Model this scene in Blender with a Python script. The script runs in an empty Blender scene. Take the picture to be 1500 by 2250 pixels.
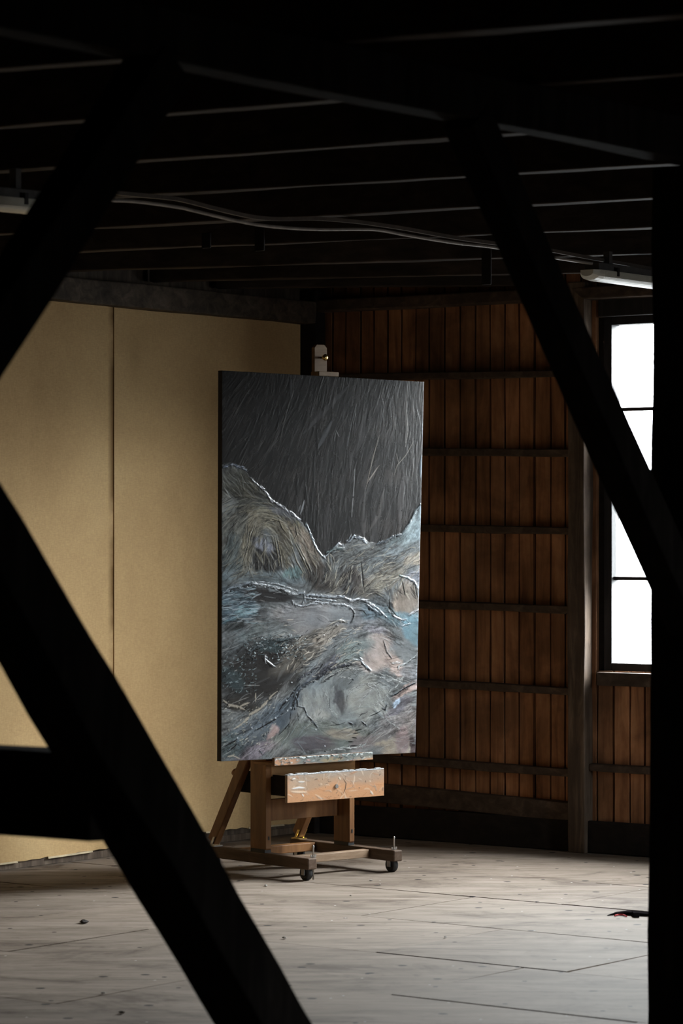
import bpy, math, random
import numpy as np
from mathutils import Vector

random.seed(7)
scn = bpy.context.scene
COL = scn.collection

# ------------------------------------------------------------------ camera, sky, exposure
EYE, FPX, CU, CV = 1.2, 6500.0, 750.0, 1180.0      # eye height, focal length and horizon of the 1500x2250 frame
cam = bpy.data.cameras.new('camera')
cam.sensor_fit = 'AUTO'; cam.sensor_width = 36.0
cam.lens = FPX / 2250.0 * 36.0
cam.shift_y = (CV - 1125.0) / 2250.0
cam.clip_start = 0.05; cam.clip_end = 200
cam.dof.use_dof = True
cam.dof.focus_distance = 10.5
cam.dof.aperture_fstop = 6.3
camo = bpy.data.objects.new('camera', cam); COL.objects.link(camo)
camo.location = (0, 0, EYE); camo.rotation_euler = (math.radians(90), 0, 0)
scn.camera = camo

scn.view_settings.view_transform = 'Standard'
scn.view_settings.look = 'None'
scn.view_settings.gamma = 1.0
scn.view_settings.use_curve_mapping = False
scn.view_settings.exposure = 3.85
scn.cycles.max_bounces = 8
scn.cycles.diffuse_bounces = 5
scn.cycles.glossy_bounces = 3
scn.cycles.transparent_max_bounces = 8
scn.cycles.use_denoising = True
scn.cycles.sample_clamp_indirect = 6.0

SKY_TOP, SKY_HORIZON, SKY_GROUND = 8.5, 1.5, 0.3
w = bpy.data.worlds.new('overcast_sky'); scn.world = w; w.use_nodes = True
nt = w.node_tree; nt.nodes.clear()
tc = nt.nodes.new('ShaderNodeTexCoord'); sx = nt.nodes.new('ShaderNodeSeparateXYZ')
mr = nt.nodes.new('ShaderNodeMapRange'); mr.inputs[1].default_value = -1; mr.inputs[2].default_value = 1
rp = nt.nodes.new('ShaderNodeValToRGB'); bg = nt.nodes.new('ShaderNodeBackground'); wo = nt.nodes.new('ShaderNodeOutputWorld')
nt.links.new(tc.outputs['Generated'], sx.inputs[0]); nt.links.new(sx.outputs['Z'], mr.inputs[0])
nt.links.new(mr.outputs[0], rp.inputs[0]); nt.links.new(rp.outputs[0], bg.inputs[0]); nt.links.new(bg.outputs[0], wo.inputs[0])
el = rp.color_ramp.elements
SKYC = (0.93, 0.97, 1.0)
def skc(v): return (SKYC[0]*v/10, SKYC[1]*v/10, SKYC[2]*v/10, 1)
el[0].position = 0.0; el[0].color = skc(SKY_GROUND)
el[1].position = 1.0; el[1].color = skc(SKY_TOP)
for p, v in ((0.36, SKY_GROUND*1.2), (0.45, SKY_HORIZON*0.6), (0.5, SKY_HORIZON), (0.54, 3.0), (0.60, 8.5), (0.68, 10.0)):
    e = el.new(p); e.color = skc(v)
bg.inputs[1].default_value = 10.0

# ------------------------------------------------------------------ room frame (metres, camera above the world origin)
C0 = Vector((-0.13, 12.06, 0))                      # far corner of the loft
E1 = Vector((0.8065, -0.5912, 0))                   # along the back wall, to the right
NB = Vector((-0.5912, -0.8065, 0))                  # out of the back wall into the room
L2 = Vector((-0.6148, -0.7887, 0))                  # along the left wall, towards the camera
NL = Vector((0.7887, -0.6148, 0))                   # out of the left wall into the room
UP = Vector((0, 0, 1))
T = Vector((0.615, 0.789, 0)); N = Vector((0.789, -0.615, 0))   # run of the timber frame and its near side
def back(s, z, out=0.0): return C0 + E1*s + NB*out + UP*z
def left(t, z, out=0.0): return C0 + L2*t + NL*out + UP*z
def seen(u, v, Y): return Vector(((u-CU)/FPX*Y, Y, EYE-(v-CV)/FPX*Y))      # a point of the place at distance Y
def depth_on(p, d, u):                              # distance at which the sight line of column u meets the line p + k*d
    k = (u-CU)/FPX
    q = (k*p.y-p.x)/(d.x-k*d.y)
    return p.y+q*d.y
def on_back(u, v): return seen(u, v, depth_on(C0, E1, u))
FRAME0 = Vector((-0.588, 5.1, 0))
def on_frame(u, v): return seen(u, v, depth_on(FRAME0, T, u))
def s_of(p): return (p-C0).dot(E1)
ROOM_S, ROOM_T, ROOM_Z = 9.0, 11.6, 2.32

# ------------------------------------------------------------------ mesh and object helpers
class MB:
    def __init__(self): self.v = []; self.f = []; self.m = []
    def add(self, vs, fs, mi=0):
        b = len(self.v); self.v += [Vector(p) for p in vs]
        for f in fs: self.f.append([b+i for i in f]); self.m.append(mi)
    def hexa(self, p, mi=0):                         # 8 corners: 4 bottom ring, 4 top ring
        self.add(p, [(3,2,1,0),(4,5,6,7),(0,1,5,4),(1,2,6,5),(2,3,7,6),(3,0,4,7)], mi)
    def box(self, o, ax, ay, az, mi=0):              # corner o and three edge vectors
        o = Vector(o); ax = Vector(ax); ay = Vector(ay); az = Vector(az)
        self.hexa([o, o+ax, o+ax+ay, o+ay, o+az, o+ax+az, o+ax+ay+az, o+ay+az], mi)
    def lbox(self, x0, x1, y0, y1, z0, z1, mi=0):
        self.box((x0,y0,z0), (x1-x0,0,0), (0,y1-y0,0), (0,0,z1-z0), mi)
    def tube(self, pts, r, n=10, mi=0, cap=True):
        pts = [Vector(p) for p in pts]; rs = r if isinstance(r, (list, tuple)) else [r]*len(pts)
        rings = []
        for i, p in enumerate(pts):
            d = (pts[min(i+1, len(pts)-1)]-pts[max(i-1, 0)]).normalized()
            a = d.cross(UP if abs(d.z) < 0.9 else Vector((1,0,0))).normalized(); b = a.cross(d).normalized()
            rings.append([p+(a*math.cos(2*math.pi*k/n)+b*math.sin(2*math.pi*k/n))*rs[i] for k in range(n)])
        vs = [q for R in rings for q in R]; fs = []
        for i in range(len(pts)-1):
            for k in range(n):
                fs.append((i*n+k, i*n+(k+1) % n, (i+1)*n+(k+1) % n, (i+1)*n+k))
        if cap:
            fs.append(tuple(range(n-1, -1, -1))); fs.append(tuple((len(pts)-1)*n+k for k in range(n)))
        self.add(vs, fs, mi)
    def prism(self, prof, o, ax, ay, ext, mi=0):     # flat outline (a,b) in axes ax, ay swept along ext
        o = Vector(o); ax = Vector(ax); ay = Vector(ay); ext = Vector(ext)
        n = len(prof); vs = [o+ax*a+ay*b for a, b in prof]; vs += [p+ext for p in vs]
        fs = [tuple(range(n-1, -1, -1)), tuple(range(n, 2*n))]+[(i, (i+1) % n, n+(i+1) % n, n+i) for i in range(n)]
        self.add(vs, fs, mi)
    def build(self, name, mat, parent=None, origin=None, bevel=0.0, smooth=False):
        org = Vector(origin) if origin is not None else Vector((0,0,0))
        me = bpy.data.meshes.new(name)
        me.from_pydata([tuple(p-org) for p in self.v], [], self.f); me.update()
        for m in (mat if isinstance(mat, (list, tuple)) else [mat]): me.materials.append(m)
        me.polygons.foreach_set('material_index', self.m)
        import bmesh
        bm = bmesh.new(); bm.from_mesh(me); bmesh.ops.recalc_face_normals(bm, faces=bm.faces); bm.to_mesh(me); bm.free()
        if smooth:
            me.polygons.foreach_set('use_smooth', [True]*len(me.polygons))
        o = bpy.data.objects.new(name, me); COL.objects.link(o)
        if parent is not None: o.parent = parent
        else: o.location = org
        if bevel:
            b = o.modifiers.new('bevel', 'BEVEL'); b.width = bevel; b.segments = 2; b.limit_method = 'ANGLE'
        return o

def tag(o, label=None, cat=None, group=None, kind=None):
    for k, v in (('label', label), ('category', cat), ('group', group), ('kind', kind)):
        if v: o[k] = v
    return o
def empty(name, loc, rz=0.0):
    o = bpy.data.objects.new(name, None); COL.objects.link(o)
    o.location = loc; o.rotation_euler = (0, 0, rz); o.empty_display_size = 0.1
    return o
def struct(mb, name, mat, **k): return tag(mb.build(name, mat, **k), kind='structure')

def timber(name, p0, p1, wide, thick, wide_dir, mat, seed=0, rough=0.006, taper=0.0, bevel=0.006, parent=None):
    """hewn timber: a box swept from p0 to p1 whose edges wander a little, origin at its foot"""
    rnd = random.Random(seed); p0 = Vector(p0); p1 = Vector(p1)
    d = (p1-p0); L = d.length; d.normalize()
    a = (Vector(wide_dir)-d*d.dot(Vector(wide_dir))).normalized(); b = d.cross(a).normalized()
    n = max(6, int(L/0.09)); mb = MB(); vs = []; fs = []
    off = [[0.0]*(n+1) for _ in range(8)]
    for c in range(8):
        knots = [rnd.uniform(-1, 1) for _ in range(n//3+3)]
        for i in range(n+1):
            x = i/3.0; k = int(x); t = x-k; t = t*t*(3-2*t)
            off[c][i] = (knots[k]*(1-t)+knots[k+1]*t)*rough+rnd.uniform(-1, 1)*rough*0.25
    for i in range(n+1):
        p = p0+d*(L*i/n); f = 1-taper*i/n
        for c, (sa, sb) in enumerate(((-1,-1),(1,-1),(1,1),(-1,1))):
            vs.append(p+a*(sa*(wide*f/2+off[c][i]))+b*(sb*(thick*f/2+off[c+4][i])))
    for i in range(n):
        for k in range(4):
            fs.append((i*4+k, i*4+(k+1) % 4, (i+1)*4+(k+1) % 4, (i+1)*4+k))
    fs.append((3,2,1,0)); fs.append(tuple(n*4+k for k in range(4)))
    mb.add(vs, fs)
    low = p0 if p0.z <= p1.z else p1
    return mb.build(name, mat, parent=parent, origin=low if parent is None else None, bevel=bevel)

# ------------------------------------------------------------------ materials
def lin(c): return tuple(((x/255)/12.92 if x/255 <= 0.04045 else ((x/255+0.055)/1.055)**2.4) for x in c)
def new_mat(name):
    m = bpy.data.materials.new(name); m.use_nodes = True; t = m.node_tree; t.nodes.clear()
    o = t.nodes.new('ShaderNodeOutputMaterial'); p = t.nodes.new('ShaderNodeBsdfPrincipled')
    t.links.new(p.outputs[0], o.inputs[0])
    return m, t, p
def mapped(t, scale, rot=0.0):
    c = t.nodes.new('ShaderNodeTexCoord'); g = t.nodes.new('ShaderNodeMapping')
    g.inputs['Scale'].default_value = scale; g.inputs['Rotation'].default_value = (0, 0, rot)
    t.links.new(c.outputs['Object'], g.inputs[0]); return g
def noise(t, g, scale, detail=6, rough=0.6, dist=0.0):
    n = t.nodes.new('ShaderNodeTexNoise'); n.inputs['Scale'].default_value = scale
    n.inputs['Detail'].default_value = detail; n.inputs['Roughness'].default_value = rough
    n.inputs['Distortion'].default_value = dist
    if g is not None: t.links.new(g.outputs[0], n.inputs['Vector'])
    return n.outputs[0]
def ramp(t, src, stops):
    r = t.nodes.new('ShaderNodeValToRGB'); e = r.color_ramp.elements
    e[0].position, e[0].color = stops[0][0], (*stops[0][1], 1); e[1].position, e[1].color = stops[-1][0], (*stops[-1][1], 1)
    for p, c in stops[1:-1]:
        x = e.new(p); x.color = (*c, 1)
    t.links.new(src, r.inputs[0]); return r.outputs[0]
def mixc(t, a, b, fac, mode='MIX'):
    m = t.nodes.new('ShaderNodeMix'); m.data_type = 'RGBA'; m.blend_type = mode
    for i, x in ((6, a), (7, b)):
        if hasattr(x, 'links'): t.links.new(x, m.inputs[i])
        else: m.inputs[i].default_value = (*x, 1)
    if hasattr(fac, 'links'): t.links.new(fac, m.inputs[0])
    else: m.inputs[0].default_value = fac
    return m.outputs[2]
def bump(t, p, src, strength, dist):
    b = t.nodes.new('ShaderNodeBump'); b.inputs['Strength'].default_value = strength; b.inputs['Distance'].default_value = dist
    t.links.new(src, b.inputs['Height']); t.links.new(b.outputs[0], p.inputs['Normal'])

def wood(name, dark, mid, light, grain=(1.5, 1.5, 14), rot=0.0, rough=0.75, stain=0.35, spec=0.25, bs=0.3):
    """grain runs along the axis with the smallest number in grain; stains and per-piece tone on top"""
    m, t, p = new_mat(name)
    g = mapped(t, grain, rot)
    a = noise(t, g, 3.0, 8, 0.62, 0.6)
    col = ramp(t, a, [(0.28, dark), (0.5, mid), (0.75, light)])
    b = noise(t, mapped(t, (1, 1, 1)), 3.1, 5, 0.6, 0.4)
    sr = ramp(t, b, [(0.35, (1, 1, 1)), (0.62, (1-stain,)*3)])
    col = mixc(t, col, sr, 1.0, 'MULTIPLY')
    geo = t.nodes.new('ShaderNodeNewGeometry')
    pr = ramp(t, geo.outputs['Random Per Island'], [(0.0, (0.72, 0.72, 0.72)), (1.0, (1.18, 1.12, 1.08))])
    col = mixc(t, col, pr, 1.0, 'MULTIPLY')
    t.links.new(col, p.inputs['Base Color'])
    p.inputs['Roughness'].default_value = rough; p.inputs['Specular IOR Level'].default_value = spec
    bump(t, p, a, bs, 0.004)
    return m

M = {}
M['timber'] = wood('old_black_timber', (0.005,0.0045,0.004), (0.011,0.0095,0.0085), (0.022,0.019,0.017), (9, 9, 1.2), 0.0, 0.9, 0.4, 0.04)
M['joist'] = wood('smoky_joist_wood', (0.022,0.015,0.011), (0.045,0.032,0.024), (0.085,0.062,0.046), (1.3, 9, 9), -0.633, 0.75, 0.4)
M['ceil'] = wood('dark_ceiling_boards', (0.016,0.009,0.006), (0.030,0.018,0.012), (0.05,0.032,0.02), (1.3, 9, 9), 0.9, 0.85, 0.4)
M['board'] = wood('red_brown_wall_boards', (0.19,0.085,0.040), (0.38,0.185,0.092), (0.52,0.28,0.15), (9, 9, 0.9), 0.0, 0.75, 0.6)
M['batten'] = wood('grey_brown_battens', (0.05,0.034,0.025), (0.10,0.07,0.052), (0.18,0.135,0.105), (1.3, 9, 9), -0.633, 0.75, 0.45)
M['stud'] = wood('weathered_stud_wood', (0.07,0.05,0.036), (0.15,0.11,0.08), (0.30,0.24,0.18), (9, 9, 0.9), 0.0, 0.7, 0.5)
M['stud_dark'] = wood('brown_stud_wood', (0.05,0.034,0.023), (0.105,0.074,0.052), (0.26,0.20,0.15), (9, 9, 0.9), 0.0, 0.7, 0.55)
M['header'] = wood('grey_header_timber', (0.05,0.038,0.028), (0.11,0.085,0.062), (0.20,0.155,0.12), (1.3, 9, 9), 0.9, 0.75, 0.5)
M['sill'] = wood('near_black_sill_timber', (0.008,0.006,0.005), (0.016,0.012,0.010), (0.03,0.022,0.018), (1.3, 9, 9), -0.633, 0.9, 0.3)  # near-black wood, also used for the base plank
M['sash'] = wood('dark_painted_sash', (0.012,0.011,0.012), (0.022,0.021,0.023), (0.04,0.039,0.042), (9, 9, 1.2), 0.0, 0.6, 0.3)
M['easel'] = wood('orange_brown_easel_wood', (0.17,0.070,0.022), (0.28,0.128,0.045), (0.39,0.20,0.082), (7, 7, 0.9), 0.0, 0.5, 0.35, 0.35, 0.15)
M['easel_pale'] = wood('pale_worn_easel_wood', (0.26,0.17,0.11), (0.42,0.29,0.19), (0.55,0.42,0.30), (2, 9, 9), 0.0, 0.5, 0.35, 0.35, 0.15)
M['easel_orange'] = wood('honey_easel_wood', (0.34,0.17,0.062), (0.50,0.27,0.11), (0.62,0.38,0.18), (2, 9, 9), 0.0, 0.5, 0.3, 0.35, 0.15)
M['clamp'] = wood('tan_clamp_wood', (0.16,0.10,0.055), (0.26,0.17,0.10), (0.36,0.26,0.16), (2, 9, 9), 0.0, 0.6, 0.35, 0.25, 0.15)
M['foot'] = wood('dusty_easel_foot_wood', (0.09,0.055,0.035), (0.17,0.11,0.075), (0.27,0.20,0.15), (9, 0.9, 9), 0.0, 0.6, 0.45)

def make_floor_mat():
    m, t, p = new_mat('dusty_floor_panels')
    ang = math.atan2(E1.y, E1.x)
    g = mapped(t, (0.8, 5.5, 1), -ang)
    a = noise(t, g, 2.4, 9, 0.68, 0.9)
    col = ramp(t, a, [(0.25, lin((98,86,75))), (0.48, lin((126,114,103))), (0.72, lin((146,134,123)))])
    b = noise(t, mapped(t, (1.1, 2.2, 1), -ang), 1.7, 8, 0.7, 1.2)                   # broad dirt
    col = mixc(t, col, ramp(t, b, [(0.34, (0.50,0.46,0.43)), (0.47, (0.95,0.94,0.93)), (0.56, (1.05,1.05,1.05)), (0.75, (1.18,1.18,1.18))]), 1.0, 'MULTIPLY')
    c = noise(t, mapped(t, (2.2, 9, 1), -ang), 2.6, 6, 0.75, 1.6)                    # scuffs along the boards
    col = mixc(t, col, ramp(t, c, [(0.56, (1,1,1)), (0.64, (0.66,0.62,0.59)), (0.70, (0.45,0.42,0.40))]), 0.85, 'MULTIPLY')
    def spots(scale, radius, keep, colr, into, stretch=(1, 1, 1)):
        v = t.nodes.new('ShaderNodeTexVoronoi'); v.inputs['Scale'].default_value = scale
        v.voronoi_dimensions = '2D'
        t.links.new(mapped(t, stretch, -ang).outputs[0], v.inputs['Vector'])
        lt = t.nodes.new('ShaderNodeMapRange'); lt.inputs[1].default_value = radius; lt.inputs[2].default_value = radius*0.7
        t.links.new(v.outputs['Distance'], lt.inputs[0])
        sp = t.nodes.new('ShaderNodeSeparateXYZ'); t.links.new(v.outputs['Color'], sp.inputs[0])
        gt = t.nodes.new('ShaderNodeMath'); gt.operation = 'GREATER_THAN'; gt.inputs[1].default_value = 1-keep
        t.links.new(sp.outputs['X'], gt.inputs[0])
        mu = t.nodes.new('ShaderNodeMath'); mu.operation = 'MULTIPLY'
        t.links.new(lt.outputs[0], mu.inputs[0]); t.links.new(gt.outputs[0], mu.inputs[1])
        return mixc(t, into, colr, mu.outputs[0])
    col = spots(4.2, 0.062, 0.34, (0.010,0.008,0.007), col, (1.0, 1.25, 1))
    col = spots(7.3, 0.060, 0.20, (0.018,0.014,0.012), col, (1.0, 0.9, 1))
    col = spots(14.0, 0.06, 0.04, (0.5,0.48,0.45), col)
    geo = t.nodes.new('ShaderNodeNewGeometry')
    pr = ramp(t, geo.outputs['Random Per Island'], [(0.0, (0.90, 0.90, 0.90)), (1.0, (1.06, 1.05, 1.04))])
    col = mixc(t, col, pr, 1.0, 'MULTIPLY')
    t.links.new(col, p.inputs['Base Color'])
    p.inputs['Roughness'].default_value = 0.8; p.inputs['Specular IOR Level'].default_value = 0.1
    bump(t, p, a, 0.25, 0.003)
    return m
M['floor'] = make_floor_mat()

T_SEAM = (seen(245, 1200, depth_on(C0, L2, 245))-C0).dot(L2)
def make_panel_mat():
    m, t, p = new_mat('tan_fibre_board')
    a = noise(t, mapped(t, (1, 1, 1)), 1.6, 6, 0.6, 0.3)
    col = ramp(t, a, [(0.3, lin((184,153,110))), (0.55, lin((199,168,122))), (0.75, lin((207,178,132)))])
    f = noise(t, mapped(t, (60, 60, 260)), 1.0, 3, 0.6)
    f2 = noise(t, mapped(t, (260, 260, 50)), 1.0, 3, 0.6)
    col = mixc(t, col, ramp(t, f, [(0.35, (0.92,0.91,0.90)), (0.65, (1.04,1.04,1.04))]), 1.0, 'MULTIPLY')
    col = mixc(t, col, ramp(t, f2, [(0.35, (0.93,0.92,0.91)), (0.65, (1.03,1.03,1.03))]), 1.0, 'MULTIPLY')
    d = noise(t, mapped(t, (5, 5, 2.5)), 2.2, 8, 0.75, 1.0)
    col = mixc(t, col, ramp(t, d, [(0.70, (1,1,1)), (0.80, (0.6,0.52,0.42))]), 0.7, 'MULTIPLY')
    tcn = t.nodes.new('ShaderNodeTexCoord')                                          # brown smudge beside the joint of two boards
    sub = t.nodes.new('ShaderNodeVectorMath'); sub.operation = 'SUBTRACT'; sub.inputs[1].default_value = C0; t.links.new(tcn.outputs['Object'], sub.inputs[0])
    dt = t.nodes.new('ShaderNodeVectorMath'); dt.operation = 'DOT_PRODUCT'; dt.inputs[1].default_value = L2; t.links.new(sub.outputs[0], dt.inputs[0])
    m1 = t.nodes.new('ShaderNodeMapRange'); m1.inputs[1].default_value = T_SEAM-0.006; m1.inputs[2].default_value = T_SEAM+0.002; t.links.new(dt.outputs['Value'], m1.inputs[0])
    m2 = t.nodes.new('ShaderNodeMapRange'); m2.inputs[1].default_value = T_SEAM+0.034; m2.inputs[2].default_value = T_SEAM+0.004; t.links.new(dt.outputs['Value'], m2.inputs[0])
    mm = t.nodes.new('ShaderNodeMath'); mm.operation = 'MULTIPLY'; t.links.new(m1.outputs[0], mm.inputs[0]); t.links.new(m2.outputs[0], mm.inputs[1])
    zn = noise(t, mapped(t, (0.3, 0.3, 2.2)), 1.3, 4, 0.6)
    m3 = t.nodes.new('ShaderNodeMapRange'); m3.inputs[1].default_value = 0.42; m3.inputs[2].default_value = 0.58; t.links.new(zn, m3.inputs[0])
    m4 = t.nodes.new('ShaderNodeMath'); m4.operation = 'MULTIPLY'; t.links.new(mm.outputs[0], m4.inputs[0]); t.links.new(m3.outputs[0], m4.inputs[1])
    col = mixc(t, col, lin((112,84,50)), m4.outputs[0])
    t.links.new(col, p.inputs['Base Color']); p.inputs['Roughness'].default_value = 0.85; p.inputs['Specular IOR Level'].default_value = 0.15
    bump(t, p, f, 0.06, 0.002)
    return m
M['panel'] = make_panel_mat()

def plain(name, c, rough=0.5, metal=0.0, spec=0.4, var=0.25, scale=25):
    m, t, p = new_mat(name)
    a = noise(t, mapped(t, (1, 1, 1)), scale, 5, 0.6)
    col = ramp(t, a, [(0.3, tuple(x*(1-var) for x in c)), (0.7, tuple(min(1, x*(1+var)) for x in c))])
    t.links.new(col, p.inputs['Base Color'])
    p.inputs['Roughness'].default_value = rough; p.inputs['Metallic'].default_value = metal; p.inputs['Specular IOR Level'].default_value = spec
    return m
M['brass'] = plain('polished_brass', (0.75,0.52,0.18), 0.22, 1.0)
M['steel'] = plain('dull_steel', (0.42,0.40,0.38), 0.4, 1.0)
M['rubber'] = plain('black_rubber', (0.02,0.02,0.021), 0.55)
M['cable'] = plain('grey_cable_sheath', (0.34,0.31,0.28), 0.45)
M['rail'] = plain('dusty_grey_rail', (0.13,0.11,0.095), 0.6)
M['lampbody'] = plain('yellowed_white_lamp_plastic', (0.62,0.62,0.55), 0.35, 0, 0.5, 0.1)
M['lamphood'] = plain('dark_grey_lamp_housing', (0.10,0.10,0.10), 0.5, 0, 0.4)
M['edge'] = plain('black_canvas_edge', (0.012,0.011,0.011), 0.7)
M['strap'] = plain('black_webbing', (0.012,0.010,0.011), 1.0, 0, 0.0)
M['red'] = plain('red_plastic', (0.55,0.05,0.06), 0.8, 0, 0.1)
M['chip'] = plain('dark_wood_chip', (0.03,0.022,0.018), 0.8)
M['crumb'] = plain('white_plaster_crumb', (0.36,0.34,0.31), 0.9, 0, 0.1)
M['torn'] = plain('pale_torn_board_edge', (0.50,0.41,0.27), 0.9)
def make_glass():
    m = bpy.data.materials.new('thin_window_glass'); m.use_nodes = True; t = m.node_tree; t.nodes.clear()
    o = t.nodes.new('ShaderNodeOutputMaterial'); mx = t.nodes.new('ShaderNodeMixShader'); fr = t.nodes.new('ShaderNodeFresnel')
    tr = t.nodes.new('ShaderNodeBsdfTransparent'); gl = t.nodes.new('ShaderNodeBsdfGlossy')
    tr.inputs[0].default_value = (0.93, 0.95, 0.94, 1); gl.inputs['Roughness'].default_value = 0.03
    t.links.new(fr.outputs[0], mx.inputs[0]); t.links.new(tr.outputs[0], mx.inputs[1]); t.links.new(gl.outputs[0], mx.inputs[2])
    t.links.new(mx.outputs[0], o.inputs[0]); return m
M['glass'] = make_glass()
def make_vcol(name, rough=0.42, spec=0.5):
    m, t, p = new_mat(name)
    a = t.nodes.new('ShaderNodeVertexColor'); a.layer_name = 'pigment'
    f = noise(t, mapped(t, (1, 1, 1)), 420, 2, 0.5)
    col = mixc(t, a.outputs[0], ramp(t, f, [(0.3, (0.9,0.9,0.9)), (0.7, (1.08,1.08,1.08))]), 1.0, 'MULTIPLY')
    t.links.new(col, p.inputs['Base Color'])
    p.inputs['Roughness'].default_value = rough; p.inputs['Specular IOR Level'].default_value = spec
    return m
M['paint'] = make_vcol('thick_oil_paint', 0.27, 0.28)
M['smeared'] = make_vcol('paint_smeared_wood', 0.38, 0.5)

# ------------------------------------------------------------------ floor
mb = MB()
bounds = [-0.02, 0.85, 1.43, 2.05, 2.70, 3.32, 3.95, 4.60]
while bounds[-1] < ROOM_T: bounds.append(bounds[-1]+random.uniform(0.58, 0.66))
seams = {0: [0.6, 1.9, 3.2], 1: [0.85, 2.14, 3.4], 2: [0.5, 1.8, 3.1], 3: [1.0, 2.34, 2.99, 4.3], 4: [1.49, 2.85, 4.1], 5: [0.9, 2.26, 3.6], 6: [1.6, 2.9]}
for i in range(len(bounds)-1):
    t0, t1 = bounds[i]+0.0026, bounds[i+1]-0.0026
    ss = [-0.02]+list(seams.get(i, [random.uniform(0.4, 1.4)]))
    while ss[-1] < ROOM_S: ss.append(min(ROOM_S+0.02, ss[-1]+random.uniform(1.0, 1.5)))
    for j in range(len(ss)-1):
        a0, a1 = ss[j]+0.003, ss[j+1]-0.003
        zz = [random.uniform(-0.0015, 0.0015) for _ in range(4)]
        q = [C0+E1*a0-E1.dot(L2)*0*E1+L2*t0, C0+E1*a1+L2*t0, C0+E1*a1+L2*t1, C0+E1*a0+L2*t1]
        mb.hexa([p-UP*0.022 for p in q]+[p+UP*z for p, z in zip(q, zz)], 0)
q = [C0-E1*0.1-L2*0.1, C0+E1*(ROOM_S+0.1)-L2*0.1, C0+E1*(ROOM_S+0.1)+L2*(ROOM_T+0.8), C0-E1*0.1+L2*(ROOM_T+0.8)]
mb.hexa([p-UP*0.06 for p in q]+[p-UP*0.021 for p in q], 1)
struct(mb, 'floor', [M['floor'], M['sill']])

# ------------------------------------------------------------------ ceiling boards
mb = MB(); x = -0.15
while x < ROOM_S+0.1:
    wd = random.uniform(0.13, 0.16)
    a = C0+E1*x-L2*0.1; b = C0+E1*(x+wd-0.002)-L2*0.1
    q = [a, b, b+L2*(ROOM_T+0.4), a+L2*(ROOM_T+0.4)]
    z = ROOM_Z-0.012+random.uniform(-0.002, 0.002)
    mb.hexa([p+UP*z for p in q]+[p+UP*(z+0.025) for p in q], 0); x += wd
q = [C0-E1*0.2-L2*0.2, C0+E1*(ROOM_S+0.2)-L2*0.2, C0+E1*(ROOM_S+0.2)+L2*(ROOM_T+0.6), C0-E1*0.2+L2*(ROOM_T+0.6)]
mb.hexa([p+UP*(ROOM_Z+0.015) for p in q]+[p+UP*(ROOM_Z+0.06) for p in q], 0)
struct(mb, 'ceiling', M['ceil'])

# ------------------------------------------------------------------ back wall: narrow boards round the window openings
WZ0, WZ1 = 0.692, 2.035
S_W0 = s_of(on_back(1322, 1000))                    # left side of the window in the photograph
WIN_BACK = [(S_W0, S_W0+0.70)]
def board_wall(mb, pos, length, openings, width, out_thick=0.018, z0=0.0, z1=ROOM_Z, wob=0.0045, mi=0):
    x = -0.02
    while x < length:
        wd = width*random.uniform(0.93, 1.07); x1 = min(x+wd, length)
        spans = [(z0, z1)]
        for (a, b, c, d) in openings:
            if x1 > a+0.01 and x < b-0.01: spans = [(z0, c), (d, z1)]
        for (c, d) in spans:
            n = max(1, int((d-c)/0.22)); o = random.uniform(-0.002, 0.003)
            L = []; R = []
            for k in range(n+1):
                z = c+(d-c)*k/n
                L.append((x+0.0022+random.uniform(0, wob), z)); R.append((x1-0.0022-random.uniform(0, wob), z))
            vs = []; fs = []
            for k in range(n+1):
                vs += [pos(L[k][0], L[k][1], -out_thick), pos(L[k][0], L[k][1], o), pos(R[k][0], R[k][1], o), pos(R[k][0], R[k][1], -out_thick)]
            for k in range(n):
                for e in range(4): fs.append((k*4+e, k*4+(e+1) % 4, (k+1)*4+(e+1) % 4, (k+1)*4+e))
            fs += [(3,2,1,0), tuple(n*4+e for e in range(4))]
            mb.add(vs, fs, mi)
        x = x1
def shell(mb, pos, a0, a1, openings, d0, d1, mi):    # dark sheathing behind the boards, with the same openings
    cuts = sorted(openings); x = a0
    def slab(x0, x1, z0, z1):
        if x1 > x0 and z1 > z0:
            mb.hexa([pos(x0,z0,-d0), pos(x1,z0,-d0), pos(x1,z0,-d1), pos(x0,z0,-d1), pos(x0,z1,-d0), pos(x1,z1,-d0), pos(x1,z1,-d1), pos(x0,z1,-d1)], mi)
    for (a, b, c, d) in cuts:
        slab(x, a, -0.05, ROOM_Z+0.02); slab(a, b, -0.05, c); slab(a, b, d, ROOM_Z+0.02); x = b
    slab(x, a1, -0.05, ROOM_Z+0.02)
ops = [(a, b, WZ0, WZ1) for a, b in WIN_BACK]
mb = MB()
board_wall(mb, back, ROOM_S, ops, 0.0695)
shell(mb, back, -0.1, ROOM_S+0.1, ops, 0.0185, 0.075, 1)
struct(mb, 'wall_back', [M['board'], M['sill']])

# right wall and the wall behind the camera, both out of view, close the loft
def right(t, z, out=0.0): return C0+E1*ROOM_S+L2*t-NL*out+UP*z
def front(s, z, out=0.0): return C0+L2*ROOM_T+E1*s-NB*out+UP*z
ADDED_RW = [(1.6, 2.1, WZ0, WZ1)]  # unseen window, added to brighten the back wall
mb = MB(); board_wall(mb, right, ROOM_T, ADDED_RW, 0.16); shell(mb, right, -0.1, ROOM_T+0.1, ADDED_RW, 0.0185, 0.075, 1)
struct(mb, 'wall_right', [M['board'], M['sill']])
mb = MB(); board_wall(mb, front, ROOM_S, [], 0.16); shell(mb, front, -0.1, ROOM_S+0.1, [], 0.0185, 0.075, 1)
struct(mb, 'wall_front', [M['board'], M['sill']])

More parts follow.
